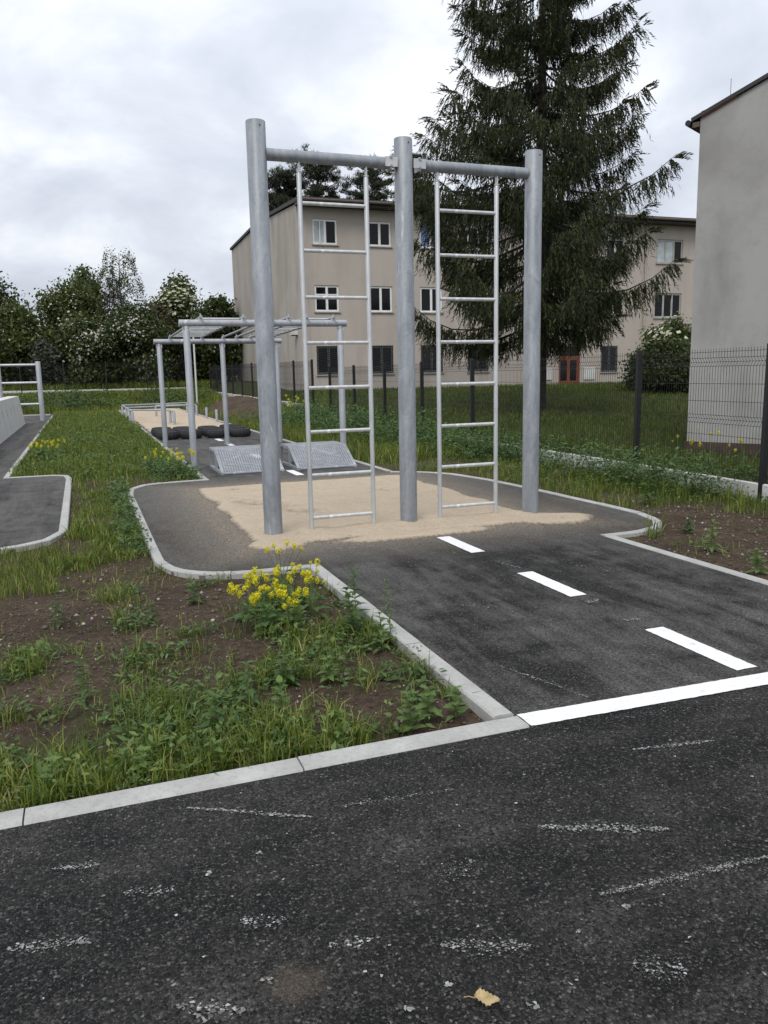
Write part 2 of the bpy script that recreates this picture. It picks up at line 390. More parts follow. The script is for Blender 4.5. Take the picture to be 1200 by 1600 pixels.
leafmat('tree_leaf', [(0, (0.036, 0.058, 0.015)), (0.6, (0.078, 0.108, 0.027)), (1, (0.18, 0.205, 0.06))], 0.34)
leafmat('tree_leaf_dark', [(0, (0.024, 0.040, 0.011)), (0.6, (0.052, 0.076, 0.020)), (1, (0.10, 0.125, 0.034))], 0.28)
leafmat('brown_leaf', [(0, (0.040, 0.030, 0.016)), (0.6, (0.072, 0.056, 0.028)), (1, (0.10, 0.085, 0.04))], 0.2)
leafmat('grey_leaf', [(0, (0.035, 0.045, 0.030)), (0.6, (0.065, 0.080, 0.055)), (1, (0.11, 0.12, 0.085))], 0.2)
leafmat('elder_flower', [(0, (0.42, 0.43, 0.28)), (1, (0.66, 0.66, 0.50))], 0.2)
leafmat('hawthorn_blossom', [(0, (0.36, 0.34, 0.29)), (1, (0.60, 0.58, 0.52))], 0.2)
leafmat('yellow_petal', [(0, (0.62, 0.56, 0.01)), (1, (0.82, 0.76, 0.03))], 0.35)
G = MATS

# ================================================================== THE SETTING
def hfun(x, y):
    x = np.asarray(x, float); y = np.asarray(y, float)
    h = -0.035 + 0 * x * y
    h = h + 0.03 * sstep(7.1, 8.0, x) + 0.52 * sstep(12, 38, y) * sstep(7.5, 10.5, x)
    h = h + 0.34 * sstep(24.5, 29, y) * sstep(4.7, 6.4, x) * (1 - sstep(8, 12, x) * 0.6) * (1 - sstep(42, 48, y))
    h = h + 0.80 * sstep(41.6, 49.5, y) * (1 - sstep(9, 14, x))
    h = h + 0.5 * sstep(55, 80, y)
    b = vnoise(x, y, 3.3, 5, 4) - 0.5
    inside = (x > -6) & (x < 7.2) & (y > -20) & (y < 41.5)
    amp = np.where(inside, 0.03, 0.10)
    bed = ((x > -0.2) & (x < 1.55) & (y > 3) & (y < 40)) | ((x > 4.5) & (x < 7.2))
    h = h + b * amp + np.where(bed, 0.012 * (vnoise(x, y, 1.1, 6, 2) - 0.3), 0)
    # spoil heap of bare earth beside the far path
    h = h + 0.42 * np.exp(-(((x - 6.0) / 0.75) ** 2 + ((y - 33) / 4.2) ** 2)) * (0.7 + 0.6 * vnoise(x, y, 1.7, 8, 3))
    return h
# how green the ground itself is
def turf_density(x, y):
    x = np.asarray(x, float); y = np.asarray(y, float)
    n = vnoise(x, y, 1.3, 21, 4); fine = vnoise(x, y, 3.7, 22, 3)
    d = 0.48 + 1.7 * (n - 0.5) + 0.8 * (fine - 0.5)
    def blob(cx, cy, rx, ry, a):
        return a * np.exp(-(((x - cx) / rx) ** 2 + ((y - cy) / ry) ** 2))
    d = d + blob(-0.35, 5.6, 0.75, 0.75, -0.75) + blob(0.35, 5.5, 0.5, 0.45, -0.5) + blob(1.22, 3.45, 0.36, 0.28, -1.0) + blob(1.0, 3.55, 0.2, 0.2, -0.5)
    d = d + blob(0.75, 3.95, 0.55, 0.4, 0.55) + blob(0.0, 3.35, 0.6, 0.4, 0.55) + blob(0.3, 3.1, 0.6, 0.15, 0.5) + blob(1.2, 5.1, 0.35, 0.4, 0.5) + blob(0.1, 7.3, 0.6, 0.5, 0.25)
    d = d + blob(0.4, 9.3, 0.3, 1.6, 0.25) + blob(-0.1, 9.8, 0.35, 2.0, -0.15) + blob(0.3, 12.2, 0.8, 0.7, -0.25)
    strip = sstep(12.5, 15, y) * (x < 1.7) * (y < 36.5); d = d + 0.5 * strip
    d = d + blob(0.3, 35, 1.5, 1.6, -0.6)
    rb = (x > 4.4) & (x < 7.3) & (y < 26)
    d = np.where(rb, d + 0.55 * sstep(5.7, 6.6, x + 0.25 * (y - 8) * (y < 12)) - 0.55 * (y < 7.2) * (1 - sstep(6.2, 7.0, x)) + blob(4.9, 5.2, 0.2, 0.3, 0.5), d)
    lawn = (x > 7.2) | (y > 42); d = np.where(lawn, 1.0, d)
    heap = np.exp(-(((x - 5.9) / 0.8) ** 2 + ((y - 33) / 4.5) ** 2)); d = d - 1.6 * heap
    return np.clip(d, 0, 1)

def axis(segs):
    out = []
    for a, b, st in segs: out += list(np.arange(a, b - 1e-6, st))
    return np.array(out + [segs[-1][1]])
gx_ = axis([(-900, -100, 200), (-100, -20, 16), (-20, -4, 1.6), (-4, -0.6, 0.4), (-0.6, 1.8, 0.05), (1.8, 4.4, 0.65), (4.4, 7.6, 0.08), (7.6, 14, 0.4), (14, 60, 2), (60, 100, 10), (100, 900, 200)])
gy_ = axis([(-300, -20, 70), (-20, 2.8, 3.8), (2.8, 7.6, 0.05), (7.6, 14.4, 0.09), (14.4, 42, 0.3), (42, 60, 0.8), (60, 100, 5), (100, 1500, 200)])
GX, GY = np.meshgrid(gx_, gy_); GZ = hfun(GX, GY)
nx, ny = len(gx_), len(gy_)
I = np.arange(nx * ny).reshape(ny, nx)
F = np.stack([I[:-1, :-1], I[:-1, 1:], I[1:, 1:], I[1:, :-1]], -1).reshape(-1, 4)
ground = npmesh('ground', np.stack([GX, GY, GZ], -1).reshape(-1, 3), F, G['soil_and_turf'], smooth=False)
ground.data.polygons.foreach_set('use_smooth', np.ones(len(ground.data.polygons), bool))
at = ground.data.attributes.new('turf', 'FLOAT', 'POINT'); at.data.foreach_set('value', (turf_density(GX, GY) * np.where((GX < 7.2) & (GY < 36), np.where(GY < 12.5, 0.5, 0.8), 1.0)).ravel().astype(np.float32))
tag(ground, 'brown soil and green turf ground around the course', kind='structure')

# asphalt outlines -------------------------------------------------
XL, XR = 1.67, 4.34
padL = [(1.67, 6.10), (1.05, 6.12), (0.80, 6.20), (0.62, 6.40), (0.54, 6.72), (0.535, 7.2), (0.535, 9.0), (0.535, 10.9), (0.58, 11.45), (0.78, 11.80), (1.10, 11.93), (1.67, 11.97)]
padR = [(4.34, 6.10), (4.72, 6.10), (5.03, 6.22), (5.23, 6.48), (5.32, 6.85), (5.32, 7.6), (5.27, 8.8), (5.19, 10.0), (5.02, 10.8), (4.75, 11.25), (4.34, 11.5)]
def poly(name, pts, z, mat, label):
    bm = MB(); bm.add([(x, y, z) for x, y in pts], [tuple(range(len(pts)))])
    o = bm.build(name, mat); return tag(o, label, kind='structure')
poly('road', [(-40, -30), (40, -30), (40, 2.82), (-40, 2.82)], 0.0, G['asphalt_road'], 'dark new asphalt road crossing the foreground')
path_pts = [(XL, 2.82), (XR, 2.82)] + padR + [(XR, 41)] + [(XL, 41)] + padL[::-1]
poly('path', path_pts, 0.0, G['asphalt_path'], 'asphalt course path with rounded pad around the sand pit')
lp = [(-4.2, 2.82), (-1.25, 2.82), (-1.25, 7.9), (-0.72, 7.95), (-0.46, 8.15), (-0.32, 8.55), (-0.32, 13.2), (-0.36, 13.62), (-0.52, 13.78), (-1.25, 13.82), (-1.25, 38.2), (-4.2, 38.2)]
poly('path', lp, 0.0, G['asphalt_path'], 'parallel asphalt path at the left edge beside the low wall')
# a rough ragged apron is part of the sand mesh below

def resample(pts, step):
    P = [np.array(p, float) for p in pts]; out = [P[0]]
    for a, b in zip(P, P[1:]):
        n = max(1, int(math.ceil(np.linalg.norm(b - a) / step)))
        for i in range(1, n + 1): out.append(a + (b - a) * i / n)
    return np.array(out)
def kerb(pts, side, label, width=0.085, top=0.012, stone=1.0, z=0.0):
    """pts = inner edge (asphalt side); side +1 puts the kerb to the left of the walking direction"""
    P = resample(pts, 0.12); T = np.gradient(P, axis=0); T /= np.linalg.norm(T, axis=1)[:, None]
    Nn = np.stack([-T[:, 1], T[:, 0]], 1) * side; Q = P + Nn * width
    s = np.concatenate([[0], np.cumsum(np.linalg.norm(np.diff(P, axis=0), axis=1))])
    bed = MB(); V = []; n = len(P)
    for i in range(n): V += [(P[i, 0], P[i, 1], z + top - 0.018), (Q[i, 0], Q[i, 1], z + top - 0.018), (Q[i, 0], Q[i, 1], z - 0.2), (P[i, 0], P[i, 1], z - 0.2)]
    # slightly slimmer than the stones so no faces coincide
    for i in range(n):
        a, b = np.array(V[4 * i]), np.array(V[4 * i + 1]); d = (b - a) * 0.16
        V[4 * i] = tuple(a + d); V[4 * i + 1] = tuple(b - d); V[4 * i + 2] = tuple(np.array(V[4 * i + 2]) - d); V[4 * i + 3] = tuple(np.array(V[4 * i + 3]) + d)
    Fq = []
    for i in range(n - 1):
        k = 4 * i; Fq += [(k, k + 4, k + 5, k + 1), (k + 1, k + 5, k + 6, k + 2), (k + 3, k, k + 4, k + 7)[::-1]]
    bed.add(V, Fq); root = bed.build('kerb', G['bedding']); tag(root, label, kind='structure')
    L = s[-1]; ns = max(1, int(round(L / stone))); cuts = [L * i / ns for i in range(ns + 1)]
    def at_(t):
        x = np.interp(t, s, P[:, 0]); y = np.interp(t, s, P[:, 1]); qx = np.interp(t, s, Q[:, 0]); qy = np.interp(t, s, Q[:, 1])
        return np.array([x, y]), np.array([qx, qy])
    for a, b in zip(cuts, cuts[1:]):
        a += 0.003; b -= 0.003; m = max(2, int((b - a) / 0.12) + 1)
        dz = random.uniform(-0.003, 0.003); m_ = MB(); V = []; c = 0.008
        for t in np.linspace(a, b, m):
            p, q = at_(t); u = (q - p) / np.linalg.norm(q - p)
            for (pt, zz_) in ((p, -0.19), (p, top - c), (p + u * c, top), (q - u * c, top), (q, top - c), (q, -0.19)):
                V.append((pt[0], pt[1], z + zz_ + (dz if zz_ > -0.1 else 0)))
        Fq = []
        for i in range(m - 1):
            for k in range(5): Fq.append((6 * i + k, 6 * i + k + 1, 6 * i + 7 + k, 6 * i + 6 + k) if side < 0 else (6 * i + k, 6 * i + 6 + k, 6 * i + 7 + k, 6 * i + k + 1))
        Fq += [(5, 4, 3, 2, 1, 0), tuple(6 * (m - 1) + k for k in range(6))]
        m_.add(V, Fq).build('kerb_stone', G['kerb_concrete'], root)
    return root
kerb([(-6.25, 2.82), (1.68, 2.82)], +1, 'concrete kerb of long stones along the near road edge', width=0.115, top=0.010)
kerb([(1.67, 2.94)] + [(1.67, 6.02)], +1, 'raised concrete kerb along the left of the near path', width=0.10, top=0.022)
kerb(padL, +1, 'curved concrete kerb round the left of the sand pad', width=0.08, stone=0.7)
kerb([(4.34, 2.9), (4.34, 6.0)], -1, 'concrete kerb along the right of the near path', width=0.085)
kerb(padR, -1, 'curved concrete kerb round the right of the sand pad', width=0.085, stone=0.7)
kerb([(1.67, 12.07), (1.67, 41)], +1, 'concrete kerb along the left of the far path')
kerb([(4.34, 11.6), (4.34, 41)], -1, 'concrete kerb along the right of the far path')
kerb([(-4.2, 7.9)] + lp[2:10], -1, 'curved concrete kerb round the small pad at the left edge', width=0.085, stone=0.7)
kerb([(-1.25, 2.94), (-1.25, 7.8)], -1, 'concrete kerb between the near bed and the left path')
kerb([(-1.25, 13.92), (-1.25, 38.2)], -1, 'concrete kerb beside the left path running to the back')
kerb([(-1.33, 38.22), (-4.2, 38.22)], -1, 'concrete kerb closing the far end of the left path', width=0.3, top=0.03)
kerb([(1.58, 41.02), (4.44, 41.02)], +1, 'concrete kerb closing the far end of the middle path', width=0.12, top=0.02)

# painted markings
def marking(x0, x1, y0, y1, label, sk=0.0):
    nx_ = max(2, int((x1 - x0) / 0.02)); ny_ = max(2, int((y1 - y0) / 0.02))
    ed = []
    for k in range(nx_): ed.append((x0 + (x1 - x0) * k / nx_, y0))
    for k in range(ny_): ed.append((x1, y0 + (y1 - y0) * k / ny_))
    for k in range(nx_): ed.append((x1 - (x1 - x0) * k / nx_, y1))
    for k in range(ny_): ed.append((x0, y1 - (y1 - y0) * k / ny_))
    ed = [(x + random.uniform(-.002, .002), y + random.uniform(-.002, .002) - sk * (x - x0)) for x, y in ed]
    o = MB().add([(x, y, 0.004) for x, y in ed], [tuple(range(len(ed)))]).build('road_marking', G['road_paint'])
    return tag(o, label, kind='structure')
marking(1.69, 6.0, 2.825, 2.95, 'solid white stop line across the mouth of the path', 0.03)
ords = ['nearest', 'second nearest', 'third nearest']
for k in range(3):
    y0 = 2.985 + 1.475 * k
    marking(2.955, 3.085, y0, y0 + 0.71, 'white centre dash on the near path, ' + ords[k])
for k in range(6, 13):
    y0 = 2.985 + 1.475 * k
    marking(2.955, 3.085, y0, y0 + 0.71, 'white centre dash on the far path beyond the sand')

# sand -------------------------------------------------------------
def sandbed(name, x0, x1, y0, y1, label, spills=(), step=0.028, edge=0.14, hgt=0.03):
    xs = np.arange(x0 - 0.7, x1 + 0.7, step); ys = np.arange(y0 - 0.7, y1 + 0.7, step)
    X, Y = np.meshgrid(xs, ys)
    d = np.minimum(np.minimum(X - x0, x1 - X), np.minimum(Y - y0, y1 - Y))
    for cx, cy, rx, ry in spills:
        d = np.maximum(d, 0.25 * (1 - np.sqrt(((X - cx) / rx) ** 2 + ((Y - cy) / ry) ** 2)))
    d = d + 0.13 * (vnoise(X, Y, 2.2, 41, 3) - 0.5) + 0.035 * (vnoise(X, Y, 14, 42, 3) - 0.5)
    Z = -0.018 + (hgt + 0.018) * sstep(-0.10, edge, d) + sstep(0.0, 0.3, d) * (0.05 * (vnoise(X, Y, 1.3, 43, 3) - 0.5) + 0.022 * (vnoise(X, Y, 6.5, 44, 3) - 0.5)) + 0.003 * (vnoise(X, Y, 25, 45, 2) - 0.5)
    for (px0, py0) in ((1.59, 7.33), (2.96, 7.33), (4.34, 7.33), (1.96, 7.33), (2.6, 7.33), (3.3, 7.33), (3.96, 7.33)):
        Z = Z + 0.02 * np.exp(-((X - px0) ** 2 + (Y - py0) ** 2) / 0.02)
    ok = d > -0.11
    n_, m_ = X.shape; I = np.arange(n_ * m_).reshape(n_, m_)
    keep = ok[:-1, :-1] | ok[1:, :-1] | ok[:-1, 1:] | ok[1:, 1:]
    F = np.stack([I[:-1, :-1], I[:-1, 1:], I[1:, 1:], I[1:, :-1]], -1)[keep]
    V = np.stack([X, Y, Z], -1).reshape(-1, 3); used = np.unique(F); mp = np.full(len(V), -1); mp[used] = np.arange(len(used))
    o = npmesh(name, V[used], mp[F], G['sand']); o.data.polygons.foreach_set('use_smooth', np.ones(len(o.data.polygons), bool))
    return tag(o, label, kind='structure')
sandbed('sand_pit', 1.36, 4.36, 6.92, 11.05, 'pale sand pit under the tall ladder frame', [(4.45, 6.98, 0.42, 0.30), (1.55, 7.0, 0.3, 0.28), (2.8, 6.85, 0.9, 0.15)])
sandbed('sand_pit', 1.74, 4.28, 23.0, 40.6, 'long pale sand bed under the low balance rails', [], step=0.1, edge=0.1)

def sand_grains():
    r = np.random.default_rng(12); n = 16000
    x = r.uniform(0.9, 5.0, n); y = r.uniform(6.2, 11.6, n)
    d = np.maximum(np.abs(x - 2.86) - 1.5, np.abs(y - 8.98) - 2.06); d = np.minimum(d, np.hypot((x - 4.45) / 1.2, y - 6.98) - 0.33)
    k = (d > -0.12) & (r.random(n) < np.exp(-np.clip(d, 0, 9) / 0.14) * (0.3 + 1.2 * vnoise(x, y, 4, 47, 3))); x, y = x[k], y[k]; m = len(x)
    s_ = 0.003 + 0.007 * r.random(m) ** 2; an = r.random((m, 1)) * 6.28 + np.linspace(0, 2 * PI, 5, endpoint=False)[None]
    rad = s_[:, None] * (0.6 + 0.7 * r.random((m, 5)))
    V = np.stack([x[:, None] + rad * np.cos(an), y[:, None] + rad * np.sin(an), np.full((m, 5), 0.003)], -1).reshape(-1, 3)
    tag(npmesh('sand_grains', V, np.arange(5 * m).reshape(m, 5), G['sand']), 'loose sand grains spilled on the asphalt round the pit', kind='stuff')
sand_grains()
# pale smears of road paint and mortar caught on the asphalt
def flecks():
    V = []; F = []
    r = np.random.default_rng(5)
    def fleck(x, y, s, el=1.0, a=0.0):
        n = r.integers(5, 8); th = np.sort(r.random(n) * 2 * PI); rad = s * (0.6 + 0.6 * r.random(n)); o = len(V)
        for t, q in zip(th, rad):
            ex, ey = q * math.cos(t) * el, q * math.sin(t)
            V.append((x + ex * math.cos(a) - ey * math.sin(a), y + ex * math.sin(a) + ey * math.cos(a), 0.003 + 0.001 * r.random()))
        F.append(tuple(range(o, o + n)))
    def streak(x0, y0, x1, y1, n, wid, s, pw=1.0):
        a = math.atan2(y1 - y0, x1 - x0)
        for _ in range(int(n * 2.2)):
            t = r.random(); j = r.normal() * wid * (0.4 + math.sin(PI * t)); l = r.random() ** 1.6
            fleck(x0 + (x1 - x0) * t - math.sin(a) * j, y0 + (y1 - y0) * t + math.cos(a) * j, s * 0.72 * (0.3 + l), 1.3, a)
    for q in [(0.23, 2.72, 0.63, 2.49, 120, .004, .0065), (1.31, 2.14, 1.70, 1.97, 190, .010, .006), (1.29, 1.77, 1.88, 1.73, 260, .007, .0045), (1.91, 3.52, 2.09, 2.99, 130, .006, .005),
              (-0.2, 2.51, -0.06, 2.48, 60, .006, .005), (0.74, 2.52, 1.16, 2.47, 90, .006, .004), (1.95, 2.48, 2.3, 2.42, 120, .006, .005), (-0.3, 2.17, -0.09, 2.12, 90, .012, .006),
              (0.78, 1.75, 1.0, 1.66, 120, .014, .005), (0.1, 1.80, 0.25, 1.72, 40, .012, .007), (0.9, 2.05, 1.02, 1.99, 50, .02, .004), (0.3, 2.05, 0.42, 2.0, 40, .012, .005),
              (0.5, 1.86, 0.62, 1.84, 40, .008, .005), (1.2, 1.5, 1.32, 1.44, 60, .02, .005), (0.0, 2.3, 0.15, 2.27, 40, .012, .005), (2.2, 4.6, 2.4, 4.45, 40, .02, .006),
              (3.5, 5.2, 3.62, 4.9, 60, .03, .006), (3.0, 5.6, 3.06, 5.3, 24, .012, .010), (2.96, 3.9, 3.06, 3.87, 40, .012, .008), (2.98, 4.30, 3.08, 4.34, 40, .014, .008),
              (1.95, 6.6, 2.3, 6.55, 60, .02, .010), (3.4, 6.5, 3.8, 6.4, 50, .03, .010), (0.9, 7.2, 1.2, 7.4, 90, .06, .010), (2.0, 2.75, 2.9, 2.66, 60, .02, .004)]: streak(*q)
    for _ in range(260):
        fleck(r.uniform(-0.5, 2.6), r.uniform(1.15, 2.75), 0.0025 + 0.005 * r.random() ** 3)
    for _ in range(120):
        fleck(r.uniform(1.75, 4.3), r.uniform(3.0, 6.6), 0.003 + 0.007 * r.random() ** 3)
    for cx, cy, s in [(0.42, 2.35, .012), (1.02, 2.06, .010), (1.33, 1.70, .014), (0.62, 1.58, .015), (0.25, 2.30, .013), (1.15, 1.66, .009), (0.16, 1.74, .016), (0.32, 1.80, .014), (0.74, 1.62, .012), (0.9, 1.48, .012)]:
        for _ in range(5): fleck(cx + r.normal() * .008, cy + r.normal() * .006, s * 0.6)
    o = MB(); o.v = V; o.f = F
    ob = o.build('paint_flecks', G['paint_fleck']); tag(ob, 'white paint smears and specks scattered over the asphalt', kind='stuff')
flecks()

# ================================================================== PLAY EQUIPMENT
def capped_post(r, h, n=28, dome=0.006, z0=-0.25):
    return MB().lathe([(r, z0), (r, h - 0.006), (r - 0.005, h), (r * 0.5, h + dome * 0.7), (0.0005, h + dome)], n)
# --- tall ladder frame
YF = 7.33
t = thing('climbing_frame', 'tall galvanised steel frame with three posts and two hanging ladders over sand', 'climbing frame', (2.96, YF, 0))
for dx, h in ((-1.37, 3.665), (0, 3.625), (1.38, 3.61)):
    p = capped_post(0.085, h).build('post', G['galvanised_dull'], t, True, (dx, 0, 0))
    p.rotation_euler = (0, 0, random.uniform(0, 6))
    # plugged lifting holes near the top of each post
    b = MB().tube([(0.02, -0.0865, h - 0.05), (0.02, -0.082, h - 0.05)], 0.006, 10).build('plug', G['dark_metal'], t, False, (dx, 0, 0))
def beam(x0, x1, z, gap_left):
    bm = MB().tube([(x0, 0, z), (x1, 0, z)], 0.052, 24).build('beam', G['galvanised_dull'], t, True)
    return bm
ZB = 3.40
beam(-1.29, -0.165, ZB, 0); beam(0.165, 1.30, ZB, 0)
for s_ in (-1, 1):
    m = MB()                        # end flange, tongue plate and clamp bolts next to the middle post
    m.tube([(s_ * 0.165, 0, ZB), (s_ * 0.155, 0, ZB)], 0.056, 20)
    m.box(min(s_ * 0.08, s_ * 0.20), max(s_ * 0.08, s_ * 0.20), -0.062, -0.052, ZB - 0.04, ZB + 0.045)
    m.box(min(s_ * 0.08, s_ * 0.16), max(s_ * 0.08, s_ * 0.16), -0.05, 0.05, ZB - 0.006, ZB + 0.006)
    m.box(min(s_ * 0.135, s_ * 0.15), max(s_ * 0.135, s_ * 0.15), -0.058, 0.058, ZB - 0.058, ZB + 0.058)
    br = m.build('bracket', G['galvanised_bright'], t)
    for dz in (-0.035, 0.04):
        MB().tube([(s_ * 0.142, -0.075, ZB + dz), (s_ * 0.142, -0.058, ZB + dz)], 0.012, 6).build('bolt', G['bolt_steel'], br)
for x_ in (-1.29, 1.30):
    MB().tube([(x_ - 0.004, 0, ZB), (x_ + 0.004, 0, ZB)], 0.0565, 22).build('collar', G['galvanised_dull'], t, True)
for x0, label in ((-1.0, 'left ladder with eight rungs'), (0.34, 'right ladder with eight rungs')):
    x1 = x0 + 0.63
    lad = thing('ladder', label, None, (0, 0, 0)); lad.parent = t
    for xx in (x0, x1):
        hook = MB().box(xx - 0.006, xx + 0.006, -0.02, 0.02, ZB - 0.16, ZB - 0.045)
        hook.tube([(xx - 0.02, 0, ZB - 0.125), (xx + 0.024, 0, ZB - 0.125)], 0.008, 8)
        hook.tube([(xx - 0.015, -0.01, ZB - 0.08), (xx + 0.018, -0.01, ZB - 0.08)], 0.006, 8)
        hook.build('hook', G['galvanised_bright'], lad)
    for xx in (x0, x1):
        MB().lathe([(0.0215, -0.1), (0.0215, ZB - 0.15), (0.016, ZB - 0.135), (0.001, ZB - 0.134)], 16).build('rail', G['galvanised_bright'], lad, True, (xx, 0, 0))
    for k in range(8):
        z = 0.155 + k * 0.408
        if k == 0: rg = MB().tube([(0, 0, 0), (0.59, 0, 0)], 0.017, 14).build('rung', G['galvanised_bright'], lad, True, (x0 + 0.02, 0, z)); rmesh = rg.data
        else: link('rung', rmesh, None, lad, False, (x0 + 0.02, 0, z))

# --- monkey bars
t = thing('monkey_bars', 'galvanised overhead monkey bars on six posts behind the sand pit', 'monkey bars', (2.95, 15.8, 0))
YA, YB_ = -2.45, 2.35
DROP = {YA: 0.0, YB_: -0.085}
for yy in (YA, YB_):
    dz = DROP[yy]
    for xx in (-1.31, 0.03, 1.24):
        p = capped_post(0.054, 2.235 + dz, 20).build('post', G['galvanised_mid'], t, True, (xx, yy, 0))
        m = MB().tube([(xx, yy, 2.19 + dz), (xx, yy, 2.30 + dz)], 0.040, 14); m.box(xx - 0.062, xx + 0.062, yy - 0.012, yy + 0.012, 2.22 + dz, 2.31 + dz)
        br = m.build('bracket', G['galvanised_bright'], t)
        MB().tube([(xx - 0.04, yy - 0.03, 2.26 + dz), (xx - 0.04, yy + 0.03, 2.26 + dz)], 0.011, 6).build('bolt', G['bolt_steel'], br)
    MB().tube([(-1.42, yy, 2.345 + dz), (1.35, yy, 2.345 + dz)], 0.055, 18).build('beam', G['galvanised_mid'], t, True)
rails = [-1.08, -0.40, 0.06, 0.35, 0.66, 1.12]
zr = 2.435
def zrl(y): return zr + DROP[YB_] * (y - YA) / (YB_ - YA)
for grp, lab in (((0, 1), 'left overhead ladder with rungs'), ((2, 3), 'pair of plain overhead bars'), ((4, 5), 'right overhead ladder with rungs')):
    lad = thing('overhead_ladder', lab, None, (0, 0, 0)); lad.parent = t
    for i in grp:
        for yy in (YA, YB_):
            z_ = zrl(yy); m = MB().box(rails[i] - 0.03, rails[i] + 0.03, yy - 0.035, yy + 0.035, z_ - 0.05, z_ - 0.012)
            m.tube([(rails[i], yy - 0.02, z_ - 0.02), (rails[i], yy - 0.02, z_ + 0.055)], 0.010, 8)
            m.build('clamp', G['galvanised_bright'], lad)
    for i in grp:
        MB().tube([(rails[i], YA - 0.12, zrl(YA - .12)), (rails[i], YB_ + 0.12, zrl(YB_ + .12))], 0.021, 12).build('rail', G['galvanised_mid'], lad, True)
    if grp != (2, 3):
        n = 13
        for k in range(n):
            y = YA + 0.25 + (YB_ - YA - 0.5) * k / (n - 1)
            MB().tube([(rails[grp[0]], y, zrl(y)), (rails[grp[1]], y, zrl(y))], 0.017, 10).build('rung', G['galvanised_bright'], lad, True)

# --- perforated ramps
def perforated(W, Lg, nx_, ny_, fr=0.62):
    """sheet with staggered round-cornered slots, local x 0..W, y 0..Lg, z 0"""
    V = []; F = []; cw, ch = W / nx_, Lg / ny_
    for j in range(ny_):
        for i in range(nx_):
            x0, y0 = i * cw, j * ch; o = len(V)
            V += [(x0, y0, 0), (x0 + cw, y0, 0), (x0 + cw, y0 + ch, 0), (x0, y0 + ch, 0)]
            hx, hy = cw * fr / 2, ch * fr / 2; cx, cy = x0 + cw / 2, y0 + ch / 2
            s_ = (0.35 if (i + j) % 2 else 1.0); a, b = (hx, hy * 0.62) if (i + j) % 2 else (hx * 0.62, hy)
            V += [(cx - a, cy - b, 0), (cx + a, cy - b, 0), (cx + a, cy + b, 0), (cx - a, cy + b, 0)]
            for k in range(4): F.append((o + k, o + (k + 1) % 4, o + 4 + (k + 1) % 4, o + 4 + k))
    return V, F
def ramp(x0, y0, label):
    W, H, L0, Lt = 0.99, 0.34, 0.60, 0.62   # width, height, run of the slope, length of the top
    t = thing('step_ramp', label, 'ramp', (x0, y0, 0), group='perforated steel ramps')
    sl = math.hypot(L0, H)
    def place(V, fn): return [fn(*v) for v in V]
    V, F = perforated(W, sl, 26, 17, 0.74)
    o = MB().add(place(V, lambda x, y, z: (x, y / sl * L0, 0.02 + y / sl * (H - 0.02))), F).build('front_plate', G['galvanised_mid'], t)
    o.modifiers.new('thick', 'SOLIDIFY').thickness = 0.004
    V, F = perforated(W, Lt, 26, 16, 0.74)
    o = MB().add(place(V, lambda x, y, z: (x, L0 + y, H)), F).build('top_plate', G['galvanised_mid'], t)
    o.modifiers.new('thick', 'SOLIDIFY').thickness = 0.004
    for xx in (0.0, W - 0.04):
        m = MB()
        m.box(xx, xx + 0.04, 0.0, L0 + Lt, 0.002, 0.042)
        m.box(xx, xx + 0.04, L0, L0 + Lt, H - 0.046, H - 0.006)
        for yy in (L0, L0 + Lt - 0.04): m.box(xx + 0.001, xx + 0.039, yy, yy + 0.04, 0.042, H - 0.046)
        m.prism([(0.02, 0.03), (0.075, 0.03), (L0 + 0.03, H - 0.04), (L0 + 0.0, H - 0.012)], xx + 0.002, xx + 0.038, 'x')
        m.build('side_frame', G['galvanised_mid'], t)
    for y1, z1 in ((0.012, 0.004), (L0, H - 0.04), (L0 + Lt - 0.038, H - 0.04), (L0 + Lt - 0.038, 0.004)):
        MB().box(0.04, W - 0.04, y1, y1 + 0.035, z1, z1 + 0.03).build('cross_bar', G['galvanised_mid'], t)
    return t
ramp(1.93, 12.45, 'left galvanised ramp of perforated plate, beside the big left post')
ramp(3.14, 12.45, 'right galvanised ramp of perforated plate, seen through the left ladder')

# --- tyres lying flat, bolted into two fields
def tyre_mesh():
    R, r, hgt = 0.272, 0.16, 0.205
    prof = []
    for a in np.linspace(-0.5, 0.5, 5): prof.append((R + 0.0 - 0.02 * (2 * a) ** 2, hgt / 2 + a * hgt * 0.72))
    prof += [(R - 0.035, hgt * 0.95), (R - 0.075, hgt), (r + 0.03, hgt * 0.95), (r, hgt * 0.86), (r + 0.02, hgt * 0.78), (R - 0.05, hgt * 0.6), (R - 0.05, hgt * 0.4), (r, hgt * 0.14), (r + 0.03, hgt * 0.05), (R - 0.075, 0.0), (R - 0.035, hgt * 0.05)]
    m = MB(); n = 40; V = []; F = []; k_ = len(prof)
    for k in range(n):
        for j, (q, z) in enumerate(prof):
            q2 = q - (0.012 if (j < 5 and k % 2) else 0)      # tread blocks
            V.append((q2 * math.cos(2 * PI * k / n), q2 * math.sin(2 * PI * k / n), z))
    for k in range(n):
        for j in range(k_): F.append((k * k_ + j, ((k + 1) % n) * k_ + j, ((k + 1) % n) * k_ + (j + 1) % k_, k * k_ + (j + 1) % k_))
    return m.add(V, F)
tm = None
fields = [(1.925, 'left', [('left', 'nearest'), ('right', 'nearest')]), (3.10, 'right', None)]
rown = ['nearest row', 'second row', 'third row', 'far row']
